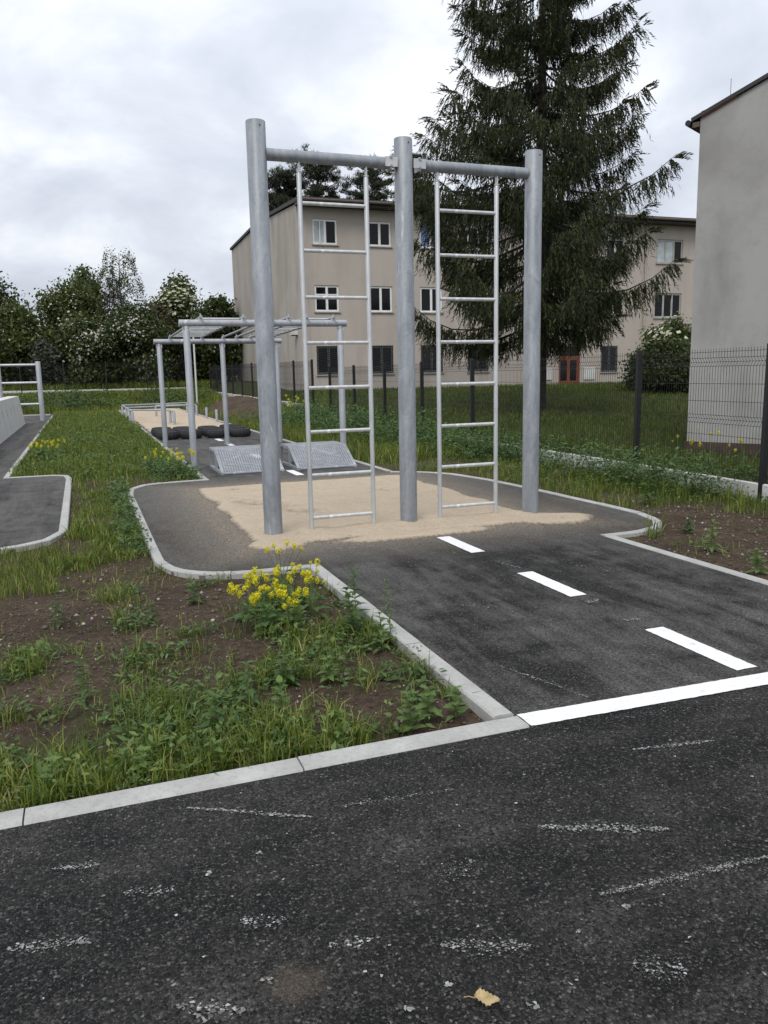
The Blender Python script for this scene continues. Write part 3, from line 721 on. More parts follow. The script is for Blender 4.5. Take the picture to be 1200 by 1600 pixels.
for fx_, side_, _ in fields:
    for r_ in range(4):
        for c_ in range(2):
            x = fx_ + c_ * (0.535 if side_ == 'left' else 0.575) + random.uniform(-0.02, 0.02); y = 20.45 + r_ * 0.555 + (0.06 if (c_ == 0 and side_ == 'left') else -0.05 if side_ == 'right' else 0.0)
            lab = 'black rubber tyre lying flat, %s of the %s tyre field, %s one' % (rown[r_], side_, ('left', 'right')[c_])
            if tm is None: o = tyre_mesh().build('tyre', G['black_rubber']); tm = o.data
            else: o = link('tyre', tm, None)
            o.location = (x, y, 0.0); o.rotation_euler = (0, 0, random.uniform(0, 6)); o.scale = (1, 1, random.uniform(0.94, 1.06))
            tag(o, lab, 'tyre', 'tyres lying on the far path')

# --- low balance rails over the long sand bed
t = thing('balance_rails', 'low galvanised balance rails on short posts over the far sand', 'balance rail', (2.9, 31, 0))
pm = capped_post(0.045, 0.42, 12).build('post', G['galvanised_mid'], t, True, (-1.38, -3.2, 0)).data
rows = {-1.38: [-3.2, -1.7, 0.6, 3.6], 1.26: [-3.8, -1.5, 1.2, 4.2], -0.2: [-4.6, -3.4, 2.0]}
for xx, ys in rows.items():
    for yy in ys:
        if (xx, yy) != (-1.38, -3.2): link('post', pm, None, t, False, (xx, yy, 0))
for a, b in (((-1.38, -3.2), (-1.38, -1.7)), ((-1.38, -1.7), (-1.38, 0.6)), ((-1.38, 0.6), (-1.38, 3.6)), ((-1.38, 3.6), (1.26, 4.2)), ((-1.38, 0.6), (1.26, 1.2)), ((-1.38, -1.7), (-0.2, -3.4)), ((-0.2, -3.4), (-0.2, -4.6)), ((-0.2, 2.0), (1.26, 1.2))):
    MB().tube([(a[0], a[1], 0.435), (b[0], b[1], 0.435)], 0.028, 10).build('rail', G['galvanised_mid'], t, True)

# --- pale climbing wall with slots at the left edge
def slot_wall():
    H = 0.98; B, T = 0.0, -0.12           # face leans back
    ys = [0.0]; zs = [0.0, 0.50, 0.72, H]; slots = set()
    y = 17.6
    yl = []
    L = 16.0
    cols = [0.0]; c = 0.7
    while c < L - 0.3: cols += [c, c + 0.16]; c += 1.35
    cols.append(L)
    V = []; F = []
    for i, yy in enumerate(cols):
        for z in zs: V.append((B + (T - B) * z / H, yy, z))
    nz = len(zs)
    for i in range(len(cols) - 1):
        for j in range(nz - 1):
            if i % 2 == 1 and j == 1: # recess
                k = len(V); q = [i * nz + j, (i + 1) * nz + j, (i + 1) * nz + j + 1, i * nz + j + 1]
                for a in q: V.append((V[a][0] - 0.14, V[a][1], V[a][2]))
                for e in range(4): F.append((q[e], q[(e + 1) % 4], k + (e + 1) % 4, k + e))
                F.append((k, k + 1, k + 2, k + 3)); continue
            F.append((i * nz + j, (i + 1) * nz + j, (i + 1) * nz + j + 1, i * nz + j + 1))
    # top, back, sloped ends
    o = len(V); tk = 0.34
    V += [(T, 0, H), (T, L, H), (T - tk, L, H), (T - tk, 0, H), (T - tk - 0.12, L + 0.25, 0), (T - tk - 0.12, 0, 0), (B, L + 0.25, 0)]
    F += [(o, o + 1, o + 2, o + 3), (o + 3, o + 2, o + 4, o + 5), (o + 1, o + 6, o + 4, o + 2)]
    F.append((len(cols) * nz - nz, o + 6, o + 1))
    F.append((0, o, o + 3, o + 5))
    m = MB(); m.v = [(a, b, c) for a, b, c in V]; m.f = F
    return m
wl = slot_wall().build('slotted_wall', G['pale_concrete'], None, False, (-1.93, 15.0, 0.0))
tag(wl, 'low pale concrete climbing wall with a row of slots at the left edge', 'wall')

# --- rung frame behind it
t = thing('rung_frame', 'low galvanised frame with three wide horizontal bars behind the slotted wall', 'climbing frame', (-2.1, 33.4, 0))
for xx in (-2.1, -0.72, 0.66): capped_post(0.09, 2.2, 20).build('post', G['galvanised_mid'], t, True, (xx, 0, 0))
for z in (0.62, 1.42, 2.08): MB().tube([(-2.1, 0, z), (0.66, 0, z)], 0.045, 14).build('bar', G['galvanised_bright'], t, True)

# ================================================================== FENCES
def panel_mesh(L=2.5, z0=0.16, z1=1.68):
    r = 0.0027; V = []; F = []
    folds = [0.22, 0.86, 1.55]; prof = [(0, z0)]
    for f in folds: prof += [(0, f - 0.05), (0.035, f), (0, f + 0.05)]
    prof.append((0, z1 + 0.03))
    def wire(p, q, rr):
        o = len(V); p = np.array(p); q = np.array(q); d = (q - p) / np.linalg.norm(q - p)
        a = np.cross(d, [0.3, 0.7, 0.2]); a /= np.linalg.norm(a); b = np.cross(d, a)
        for pt in (p, q):
            for k in range(3): th = 2 * PI * k / 3; V.append(tuple(pt + rr * (a * math.cos(th) + b * math.sin(th))))
        for k in range(3): F.append((o + k, o + (k + 1) % 3, o + 3 + (k + 1) % 3, o + 3 + k))
    n = int(L / 0.05)
    for i in range(1, n):
        y = i * 0.05
        for (a, za), (b, zb) in zip(prof, prof[1:]): wire((a, y, za), (b, y, zb), r)
    hz = [(0.0, z0 + 0.01)]
    for f in folds: hz += [(0, f - 0.05), (0.035, f), (0, f + 0.05)]
    hz += [(0, 0.48), (0, 0.67), (0, 1.08), (0, 1.29), (0, 1.67)]
    for a, z in hz: wire((a, 0.0, z), (a, L, z), r * 1.15)
    return np.array(V), np.array(F)
PV, PF = panel_mesh()
_pm = npmesh('mesh_panel', PV, PF, G['fence_coating']); pmesh = _pm.data; bpy.data.objects.remove(_pm)
def post_mesh(h): return MB().cbox(-0.036, 0.036, -0.028, 0.028, -0.2, h, 0.006)
def fence(label, pts, cat='fence', hpost=1.74, base_h=0.17):
    t = thing('fence', label, cat, (pts[0][0], pts[0][1], pts[0][2]))
    o0 = Vector(t.location); pmd = None; bmd = None
    for i, p in enumerate(pts):
        p = Vector(p)
        d = Vector(pts[min(i + 1, len(pts) - 1)]) - Vector(pts[max(i - 1, 0)]); ang = math.atan2(-d.x, d.y)
        if pmd is None: po = post_mesh(hpost).build('post', G['fence_coating'], t); pmd = po.data
        else: po = link('post', pmd, None, t)
        po.location = p - o0; po.rotation_euler = (random.uniform(-.006, .006), random.uniform(-.006, .006), ang)
    for p, q in zip(pts, pts[1:]):
        p = Vector(p); q = Vector(q); d = q - p; ang = math.atan2(-d.x, d.y); L = math.hypot(d.x, d.y); z = max(p.z, q.z) if abs(d.z) > 0.03 else p.z
        po = link('mesh_panel', pmesh, None, t); po.location = Vector((p.x, p.y, z)) - o0; po.rotation_euler = (0, 0, ang); po.scale = (1, L / 2.5, 1)
        if bmd is None:
            bo = MB().cbox(-0.03, 0.03, 0.03, 2.47, -0.3, base_h, 0.012).build('base_board', G['pale_concrete'], t); bmd = bo.data
        else: bo = link('base_board', bmd, None, t)
        bo.location = Vector((p.x, p.y, z)) - o0; bo.rotation_euler = (0, 0, ang); bo.scale = (1, L / 2.5, 1)
    return t
ysf = [7.05, 9.42, 12.08, 14.55, 17.1, 19.55, 22.0, 24.4]
fence('black mesh fence with pale base boards along the right of the course', [(7.25, 4.6, 0.0)] + [(7.25 + (0.03 if y > 8 else -0.05), y, 0.0) for y in ysf])
fence('black mesh fence on the raised ground further back, left of the beige building', [(7.28, 26.4 + 2.55 * k, 0.26 + 0.02 * k) for k in range(10)], base_h=0.24)
fence('black mesh fence with white base boards closing the back of the course', [(6.0 - 2.28 * k, 50.0 + 0.02 * k, 0.74 + 0.012 * k) for k in range(9)], base_h=0.16)
# thin white marker pole at the back
t = thing('marker_pole', 'thin pale pole standing at the back behind the monkey bars', 'pole', (5.42, 41.5, float(hfun(5.42, 41.5))))
MB().lathe([(0.045, -0.3), (0.045, 4.05), (0.03, 4.08), (0.001, 4.09)], 12).build('shaft', G['pale_concrete'], t, True)
MB().lathe([(0.09, -0.1), (0.09, 0.10), (0.05, 0.13)], 12).build('foot', G['pale_concrete'], t, True)

# ================================================================== BUILDINGS
def wall_open(x0, x1, z0, z1, openings, y=0.0, depth=0.22):
    xs = sorted({x0, x1} | {v for o in openings for v in o[:2]}); zs = sorted({z0, z1} | {v for o in openings for v in o[2:4]})
    xs = [v for v in xs if x0 <= v <= x1]; zs = [v for v in zs if z0 <= v <= z1]
    m = MB(); idx = {}
    def vid(i, j):
        if (i, j) not in idx: idx[(i, j)] = len(m.v); m.v.append((xs[i], y, zs[j]))
        return idx[(i, j)]
    for i in range(len(xs) - 1):
        for j in range(len(zs) - 1):
            cx, cz = (xs[i] + xs[i + 1]) / 2, (zs[j] + zs[j + 1]) / 2
            if any(a < cx < b and c < cz < d for a, b, c, d in openings): continue
            m.f.append((vid(i, j), vid(i + 1, j), vid(i + 1, j + 1), vid(i, j + 1)))
    for a, b, c, d in openings:
        i0, i1, j0, j1 = xs.index(a), xs.index(b), zs.index(c), zs.index(d)
        loop = [(i, j0) for i in range(i0, i1)] + [(i1, j) for j in range(j0, j1)] + [(i, j1) for i in range(i1, i0, -1)] + [(i0, j) for j in range(j1, j0, -1)]
        k = len(m.v); n = len(loop)
        fr = [vid(*p) for p in loop]; k = len(m.v)
        m.v += [(m.v[q][0], y + depth, m.v[q][2]) for q in fr]
        for e in range(n): m.f.append((fr[e], fr[(e + 1) % n], k + (e + 1) % n, k + e)[::-1])
        m.f.append(tuple(range(k, k + n)))          # dark room behind the glass sits on this back face
    return m
def window(parent, x0, x1, z0, z1, y, ncase=2, mat='window_white', panes=None, transom=None, grille=False, sill='sill_stone'):
    f = 0.095; m = MB(); yf0, yf1 = y + 0.05, y + 0.11
    m.box(x0 + .004, x1 - .004, yf0, yf1, z0 + .004, z0 + f); m.box(x0 + .004, x1 - .004, yf0, yf1, z1 - f, z1 - .004)
    cw = (x1 - x0 - f) / ncase
    for k in range(ncase + 1):
        xx = x0 + cw * k; wv = f * (1.25 if 0 < k < ncase else 1)
        m.box(max(xx, x0 + .004), min(xx + wv, x1 - .004), yf0 + .001, yf1 - .001, z0 + f, z1 - f)
    if transom: m.box(x0 + f, x1 - f, yf0 + .003, yf1 - .003, transom - 0.03, transom + 0.03)
    wdw = m.build('window', G[mat], parent)
    for k in range(ncase):
        pm_ = G[(panes or ['window_glass'] * ncase)[k]]
        MB().box(x0 + cw * k + f * 0.9, x0 + cw * (k + 1) + f * 0.2, y + 0.078, y + 0.086, z0 + f * 0.9, z1 - f * 0.9).build('pane', pm_, wdw)
    if sill: MB().box(x0 - 0.05, x1 + 0.05, y - 0.07, y + 0.049, z0 - 0.05, z0 + 0.003).build('sill', G[sill], wdw)
    if grille:
        g_ = MB(); n = 15
        for k in range(n):
            z = z0 + 0.05 + (z1 - z0 - 0.1) * k / (n - 1); g_.box(x0 + .01, x1 - .01, y + 0.010, y + 0.022, z - 0.028, z + 0.028)
        for k in range(3): xx = x0 + .03 + (x1 - x0 - .06) * k / 2; g_.box(xx - .012, xx + .012, y + 0.024, y + 0.036, z0 + .02, z1 - .02)
        tag(g_.build('grille', G['dark_metal'], wdw), kind='stuff')
    return wdw

t = thing('apartment_building', 'three-storey beige rendered block with white windows behind the tall ladder frame', 'building', (10.25, 39.0, 0.45))
ox, oz = 10.25, 0.45
ops = []; wins = []
colX = [11.62, 14.42, 17.18, 19.85]
for ci, cx in enumerate(colX):
    for (z0, z1, row) in ((7.68, 8.86, 2), (4.52, 5.78, 1), (1.48, 2.88, 0)):
        wins.append((cx - 0.62, cx + 0.62, z0, z1, row, ci))
wins += [(24.9, 26.1, 4.45, 5.75, 1, 5), (24.9, 26.1, 7.6, 8.8, 2, 5), (22.4, 23.6, 7.6, 8.8, 2, 4), (22.4, 23.6, 4.5, 5.75, 1, 4), (27.7, 28.95, 7.3, 8.55, 2, 6), (27.7, 28.95, 4.45, 5.7, 1, 6), (27.55, 28.65, 1.3, 2.75, 0, 6), (31.1, 32.92, 7.32, 8.63, 2, 7), (31.05, 32.95, 4.3, 5.68, 1, 7)]
ops = [(a - ox, b - ox, c - oz, d - oz) for a, b, c, d, _, _ in wins]
door = (24.8, 26.2, 0.28, 2.75); ops.append((door[0] - ox, door[1] - ox, 0.06, door[3] - oz))
WX, WH = 27.0, 9.05
fw = wall_open(0, WX, -0.05, WH, ops, 0.0).build('front_wall', G['plaster_beige'], t)
m = MB(); D = 17.5
prof = [(0, -0.4), (0, WH), (8.0, WH + 0.55), (D, WH + 0.35), (D, -0.4)]
m.add([(0, y, z) for y, z in prof], [tuple(range(5))[::-1]])
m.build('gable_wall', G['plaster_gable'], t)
MB().add([(WX, y, z) for y, z in prof], [tuple(range(5))]).build('gable_wall', G['plaster_beige'], t)
MB().add([(0, D, -0.4), (WX, D, -0.4), (WX, D, WH + 0.35), (0, D, WH + 0.35)], [(1, 0, 3, 2)]).build('back_wall', G['plaster_beige'], t)
rf = MB()
pr = [(-0.72, WH + 0.02), (-0.72, WH + 0.20), (8.0, WH + 0.74), (D + 0.1, WH + 0.52), (D + 0.1, WH + 0.38), (8.0, WH + 0.58)]
rf.prism(pr, -0.10, WX + 0.1, 'x'); roof = rf.build('roof', G['roof_sheet'], t)
MB().tube([(-0.08, -0.79, WH + 0.07), (WX, -0.79, WH + 0.07)], 0.07, 8).build('gutter', G['fascia_wood'], roof)
MB().box(-0.09, WX, -0.66, -0.02, WH - 0.12, WH + 0.015).build('soffit', G['roof_sheet'], roof)
# brown plinth under the render
MB().box(-0.03, 24.75 - ox, -0.06, -0.004, -0.6, 0.06).build('plinth', G['plinth_brown'], t)
MB().box(26.25 - ox, WX, -0.06, -0.004, -0.6, 0.06).build('plinth', G['plinth_brown'], t)
# pale pilaster strip on the corner
MB().box(-0.012, 0.5, -0.012, -0.003, 0.06, WH - 0.10).build('corner_strip', G['plaster_gable'], t)
for a, b, c, d, row, ci in wins:
    X0, X1, Z0, Z1 = a - ox, b - ox, c - oz, d - oz
    if ci == 7: window(t, X0, X1, Z0, Z1, 0.0, 3, 'window_grey', ['curtain', 'curtain', 'window_glass'] if row == 2 else None)
    elif row == 0: window(t, X0, X1, Z0, Z1, 0.0, 2, 'window_white', None, None, True, 'sill_stone')
    elif row == 2 and ci == 0:
        wn = window(t, X0, X1, Z0, Z1, 0.0, 2, 'window_white', ['curtain', 'window_glass'])
        sash = MB().box(0, 0.05, -0.02, 0.02, 0, Z1 - Z0 - 0.14).build('open_sash', G['window_white'], wn, False, (X0 + 0.34, 0.03, Z0 + 0.07))
        MB().box(X0 + 0.50, X0 + 0.515, -0.02, -0.008, Z0 - 0.45, Z0 - 0.06).build('rust_streak', G['fascia_wood'], wn)
    elif row == 2 and ci == 2: window(t, X0, X1, Z0, Z1, 0.0, 2, 'window_white', ['blue_blind', 'blue_blind'])
    elif row == 1 and ci == 0: window(t, X0, X1, Z0, Z1, 0.0, 2, 'window_white', None, Z0 + 0.82)
    else: window(t, X0, X1, Z0, Z1, 0.0, 2, 'window_white')
# double door with glazed leaves
dx0, dx1 = door[0] - ox, door[1] - ox
d_ = MB().box(dx0 + .004, dx1 - .004, 0.10, 0.16, 1.66, 1.76); d_.box(dx0 + .004, dx0 + .08, 0.101, 0.159, 0.062, 1.66); d_.box(dx1 - .08, dx1 - .004, 0.101, 0.159, 0.062, 1.66)
dr = d_.build('door', G['door_red'], t)
mid_ = (dx0 + dx1) / 2
for a, b in ((dx0 + .085, mid_ - .004), (mid_ + .004, dx1 - .085)):
    lf = MB().box(a, a + .09, 0.11, 0.15, .07, 1.65); lf.box(b - .09, b, 0.11, 0.15, .07, 1.65); lf.box(a + .09, b - .09, 0.11, 0.15, .07, .42); lf.box(a + .09, b - .09, 0.11, 0.15, 1.55, 1.65)
    lf.build('door_leaf', G['door_red'], dr)
    MB().box(a + .08, b - .08, 0.125, 0.133, .41, 1.56).build('pane', G['window_glass'], dr)
MB().box(dx0 + .03, dx1 - .03, 0.12, 0.13, 1.77, 2.28).build('transom_pane', G['window_glass'], dr)
MB().box(dx0 - 0.1, dx1 + 0.1, -0.5, -0.065, -0.4, 0.05).build('step', G['kerb_concrete'], t)
for x0, x1, z0, z1 in ((26.42, 27.12, 0.92, 1.58), (23.95, 24.35, 0.95, 1.55)):
    nb = MB().box(x0 - ox, x1 - ox, -0.06, -0.004, z0 - oz, z1 - oz).build('notice_box', G['notice_white'], t)
    MB().box(x0 - ox + .04, x1 - ox - .04, -0.066, -0.061, z0 - oz + .05, z1 - oz - .05).build('notice_face', G['pale_concrete'], nb)
# entrance porch at the right end
po = MB().box(30.5 - ox, 34.6 - ox, -1.6, -0.004, 2.85 - oz, 3.0 - oz).build('porch_roof', G['fascia_wood'], t)
MB().box(30.5 - ox, 30.7 - ox, -1.5, -0.004, 0.0, 2.85 - oz - .003).build('porch_wall', G['plaster_beige'], t)
MB().box(31.0 - ox, 33.5 - ox, -0.05, -0.006, 0.5, 2.2).build('porch_shade_sheet', G['shade_black'], t)  # flat black sheet on the wall, painted shade under the porch roof
MB().tube([(30.3 - ox, -0.1, 0), (30.3 - ox, -0.1, WH - 0.1)], 0.05, 8).build('downpipe', G['plaster_gable'], t)
# small lamp on the gable corner
lm = MB().box(-0.30, -0.003, 0.6, 0.95, 3.0, 3.25).build('wall_lamp', G['notice_white'], t)
MB().box(-0.27, -0.04, 0.63, 0.92, 2.96, 2.998).build('lamp_glass', G['dark_metal'], lm)

# --- grey gable building at the right edge
A = np.array([10.0, 11.55]); U = np.array([0.485, -0.875]); U /= np.linalg.norm(U); Wv = np.array([-U[1], U[0]])
t = thing('grey_building', 'grey rendered gable wall with brown plinth cut by the right edge', 'building', (A[0], A[1], 0.0), math.atan2(U[1], U[0]))
WU, DP, EH, SL = 9.0, 14.0, 5.56, 0.36
gw = [(0, 0.20), (WU, 0.20), (WU, EH), (WU / 2, EH + SL * WU / 2), (0, EH)]
MB().add([(x, 0, z) for x, z in gw], [(0, 1, 2, 3, 4)]).build('gable_wall', G['plaster_grey'], t)
MB().add([(0, 0, 0.2), (0, 0, EH), (0, DP, EH), (0, DP, 0.2)], [(0, 1, 2, 3)]).build('side_wall', G['plaster_grey'], t)
MB().add([(WU, 0, 0.2), (WU, 0, EH), (WU, DP, EH), (WU, DP, 0.2)], [(3, 2, 1, 0)]).build('side_wall', G['plaster_grey'], t)
MB().add([(x, DP, z) for x, z in gw], [(4, 3, 2, 1, 0)]).build('gable_wall', G['plaster_grey'], t)
MB().box(-0.02, WU + 0.02, -0.02, DP + .02, -0.5, 0.2).build('plinth', G['plinth_brown'], t)
th = 0.075
for sgn in (0, 1):
    def fx(x): return WU - x if sgn else x
    q = [(-0.14, EH - 0.14 * SL + 0.012), (WU / 2, EH + SL * WU / 2 + 0.012), (WU / 2, EH + SL * WU / 2 + th), (-0.14, EH - 0.14 * SL + th)]
    q = [(fx(x), z) for x, z in q];  q = q[::-1] if sgn else q
    rp = MB().prism(q, -0.05, DP + 0.1, 'y').build('roof', G['roof_sheet'], t)
    if not sgn:
        MB().tube([(-0.185, -0.06, EH - 0.05), (-0.185, DP, EH - 0.05)], 0.05, 10).build('gutter', G['dark_metal'], rp)
        MB().box(-0.12, -0.003, -0.03, 0.4, EH - 0.13, EH - 0.05).build('eave_board', G['fascia_wood'], rp)
        MB().prism([(0.02, EH + 0.0), (0.62, EH + 0.6 * SL), (0.62, EH + 0.6 * SL + .005), (0.02, EH + 0.10)], -0.032, -0.003, 'y').build('verge_bricks', G['brick_red'], t)
MB().tube([(0.35, 0.35, EH + 0.15), (0.35, 0.35, EH + 0.62)], 0.004, 6).build('antenna', G['dark_metal'], t)

# ================================================================== TREES
def quads_from(Pc, A_, B_):
    """leaf diamonds: centre Pc, half axes A_, B_"""
    n = len(Pc); V = np.stack([Pc - A_, Pc - B_ * 1.0, Pc + A_, Pc + B_ * 1.0], 1).reshape(-1, 3)
    F = np.arange(4 * n).reshape(n, 4); return V, F
def rnd_unit(n, r):
    v = r.normal(size=(n, 3)); return v / np.linalg.norm(v, axis=1)[:, None]
def leaf_cloud(r, centres, per, spread, size, flat=0.0):
    n = len(centres) * per
    c = np.repeat(centres, per, 0) + r.normal(size=(n, 3)) * np.asarray(spread)
    a = rnd_unit(n, r); b = np.cross(a, rnd_unit(n, r)); b /= np.linalg.norm(b, axis=1)[:, None] + 1e-9
    s = size * (0.6 + 0.8 * r.random(n))[:, None]
    return c, a * s, b * s * 0.55
def crown_points(r, lobes, n):
    """clump centres in the outer shell of several ellipsoidal lobes"""
    out = []; vol = np.array([l[3] * l[4] * l[5] for l in lobes]) ** 0.67; cnt = np.maximum(3, (n * vol / vol.sum()).astype(int))
    for (x, y, z, a, b, c), k in zip(lobes, cnt):
        d = rnd_unit(k, r); rad = (0.55 + 0.5 * r.random(k) ** 0.6)[:, None]
        out.append(np.array([x, y, z]) + d * rad * np.array([a, b, c]))
    return np.concatenate(out)
def broadleaf(name, label, x, y, h, rx, mat='tree_leaf', seed=1, blossom=None, bl_n=0, clumps=260, per=52, leaf=0.115, trunk_h=0.3, ry=None, group='trees and shrubs behind the back fence', nlobe=15, bark='bark_dark', low=0.12, bsize=0.07, category='tree'):
    r = np.random.default_rng(seed); z0 = float(hfun(x, y)); t = thing(name, label, category, (x, y, z0), group=group); ry = ry or rx
    lobes = []
    for k in range(nlobe):
        zz_ = h * (low + (0.80 - low) * (k + 0.5) / nlobe); wd = math.sin(PI * min(0.97, 0.18 + 0.74 * zz_ / h)) ** 0.7
        an = r.random() * 2 * PI; off = r.random() ** 0.5 * 0.78 * wd
        lobes.append((off * rx * math.cos(an), off * ry * math.sin(an), zz_, rx * wd * r.uniform(.24, .46), ry * wd * r.uniform(.24, .46), h * r.uniform(.07, .15)))
    lobes.append((0, 0, h * 0.86, rx * 0.34, ry * 0.34, h * 0.14))
    cp = crown_points(r, lobes, clumps); cp = cp[cp[:, 2] > 0.02 * h]
    c, a, b = leaf_cloud(r, cp, per, (0.34 * rx / 2.2, 0.34 * rx / 2.2, 0.26 * rx / 2.2), leaf)
    V, F = quads_from(c, a, b); npmesh('crown', V, F, G[mat], t)
    if blossom:
        sel = cp[r.random(len(cp)) < 0.75]; dens = vnoise(sel[:, 0] * 0.9 + seed, sel[:, 2] * 0.9, 1.0, seed, 2); sel = sel[dens > 0.42]
        pb = np.repeat(sel, max(1, bl_n), 0); pb = pb + r.normal(size=pb.shape) * np.array([.35, .35, .28]) * rx / 2.4
        out = pb - np.array([0, 0, h * 0.45]); out /= np.linalg.norm(out, axis=1)[:, None]; pb = pb + out * 0.18
        a = rnd_unit(len(pb), r); b2 = np.cross(a, out); b2 /= np.linalg.norm(b2, axis=1)[:, None] + 1e-9; a2 = np.cross(b2, out)
        s = bsize * (0.5 + r.random(len(pb)))[:, None]
        V, F = quads_from(pb, a2 * s, b2 * s * 0.8); npmesh('blossom', V, F, G[blossom], t)
    m = MB(); m.tube([(0, 0, -0.3), (0.05, 0.02, h * 0.3), (-0.04, 0.05, h * 0.6), (0, 0, h * 0.85)], h * 0.022, 8, r1=h * 0.004)
    for k in range(min(8, len(lobes))):
        L = lobes[k]; zb = max(0.1, L[2] - 0.25 * h); m.tube([(0, 0, zb * 0.7), (L[0] * 0.5, L[1] * 0.5, (zb + L[2]) / 2), (L[0], L[1], L[2])], h * 0.010, 6, r1=h * 0.003)
    m.build('trunk', G[bark], t)
    return t
broadleaf('leafy_tree', 'dark green rounded tree at the far left edge', -6.2, 58, 8.3, 3.0, 'tree_leaf_dark', 1, clumps=560)
broadleaf('hawthorn_bush', 'low dark thorn bush at the left, in front of the rounded tree', -3.2, 55.5, 5.2, 2.5, 'tree_leaf', 2, 'hawthorn_blossom', 3, clumps=380)
broadleaf('hawthorn_bush', 'wide hawthorn speckled with white blossom, left of the pointed spruce', 0.0, 57, 6.8, 2.6, 'tree_leaf', 3, 'hawthorn_blossom', 9, clumps=620)
broadleaf('leafy_tree', 'fresh green tree top rising just left of the spindly birch', 0.9, 60.5, 8.0, 2.0, 'tree_leaf', 4, clumps=380)
broadleaf('hawthorn_bush', 'hawthorn covered with white blossom in the middle of the thicket', 3.4, 54.0, 4.9, 2.7, 'tree_leaf_dark', 5, 'hawthorn_blossom', 12, clumps=620)
broadleaf('hawthorn_bush', 'low blossoming hawthorn in front of the elder, left of the monkey bars', 0.6, 53.2, 4.2, 2.1, 'tree_leaf_dark', 15, 'hawthorn_blossom', 7, clumps=480)
broadleaf('elder_tree', 'rounded elder full of cream flower heads left of the beige building', 6.9, 59, 7.3, 2.35, 'tree_leaf', 6, 'elder_flower', 16, clumps=560, bsize=.14)
broadleaf('brown_bush', 'brownish leafed bush between the white hawthorns', 5.2, 56.0, 5.3, 1.5, 'brown_leaf', 7, clumps=260)
broadleaf('dark_bush', 'dark bush behind the monkey bars near the gable wall', 8.8, 55, 5.4, 2.1, 'tree_leaf_dark', 8, 'hawthorn_blossom', 2, clumps=420)
broadleaf('dark_bush', 'low dark bush at the foot of the gable wall', 10.9, 58.0, 5.6, 1.6, 'tree_leaf_dark', 18, clumps=260)
broadleaf('grey_shrub', 'small grey green shrub behind the rung frame', -1.9, 52.4, 3.0, 1.1, 'grey_leaf', 9, clumps=180)
broadleaf('dark_bush', 'dark bush behind the rung frame at the left edge', -5.4, 53.5, 4.6, 2.2, 'tree_leaf_dark', 10, clumps=380)
broadleaf('dark_bush', 'dense dark bush on the lawn right of the red door', 23.2, 28.2, 2.0, 1.75, 'tree_leaf_dark', 11, clumps=520, leaf=.07, group='shrubs on the lawn', category='bush', low=0.1)
broadleaf('elder_tree', 'elder with cream flower heads beside the grey gable wall', 25.3, 30.2, 3.0, 1.35, 'tree_leaf', 12, 'elder_flower', 10, clumps=340, leaf=.08, group='shrubs on the lawn', bsize=.12)
# thin birch with drooping twigs behind the thicket
def birch():
    r = np.random.default_rng(33); x, y = 3.05, 60.0; t = thing('birch_tree', 'tall spindly birch with thin drooping twigs rising above the thicket', 'tree', (x, y, float(hfun(x, y))), group='trees and shrubs behind the back fence')
    m = MB(); m.tube([(0, 0, -0.2), (0.1, 0, 4), (0.0, 0, 7), (0.12, 0, 9.2)], 0.11, 8, r1=0.015); pts = []
    for k in range(26):
        z = 4.2 + 4.8 * k / 26; an = r.random() * 6.3; L = 1.5 * (1 - (z - 4) / 7.5) + 0.25
        e = (L * math.cos(an), L * math.sin(an), z + 0.5 * L); f = (1.35 * L * math.cos(an), 1.35 * L * math.sin(an), z - 0.3 * L)
        m.tube([(0.05, 0, z), e, f], 0.025, 5, r1=0.006)
        for q in np.linspace(0.35, 1, 7): pts.append((e[0] * q, e[1] * q, z + 0.5 * L * q)); pts.append((e[0] + (f[0] - e[0]) * q, e[1] + (f[1] - e[1]) * q, e[2] + (f[2] - e[2]) * q))
    m.build('trunk', G['bark_grey'], t)
    c, a, b = leaf_cloud(r, np.array(pts), 11, (.10, .10, .28), 0.065); V, F = quads_from(c, a, b); npmesh('crown', V, F, G['tree_leaf'], t)
birch()

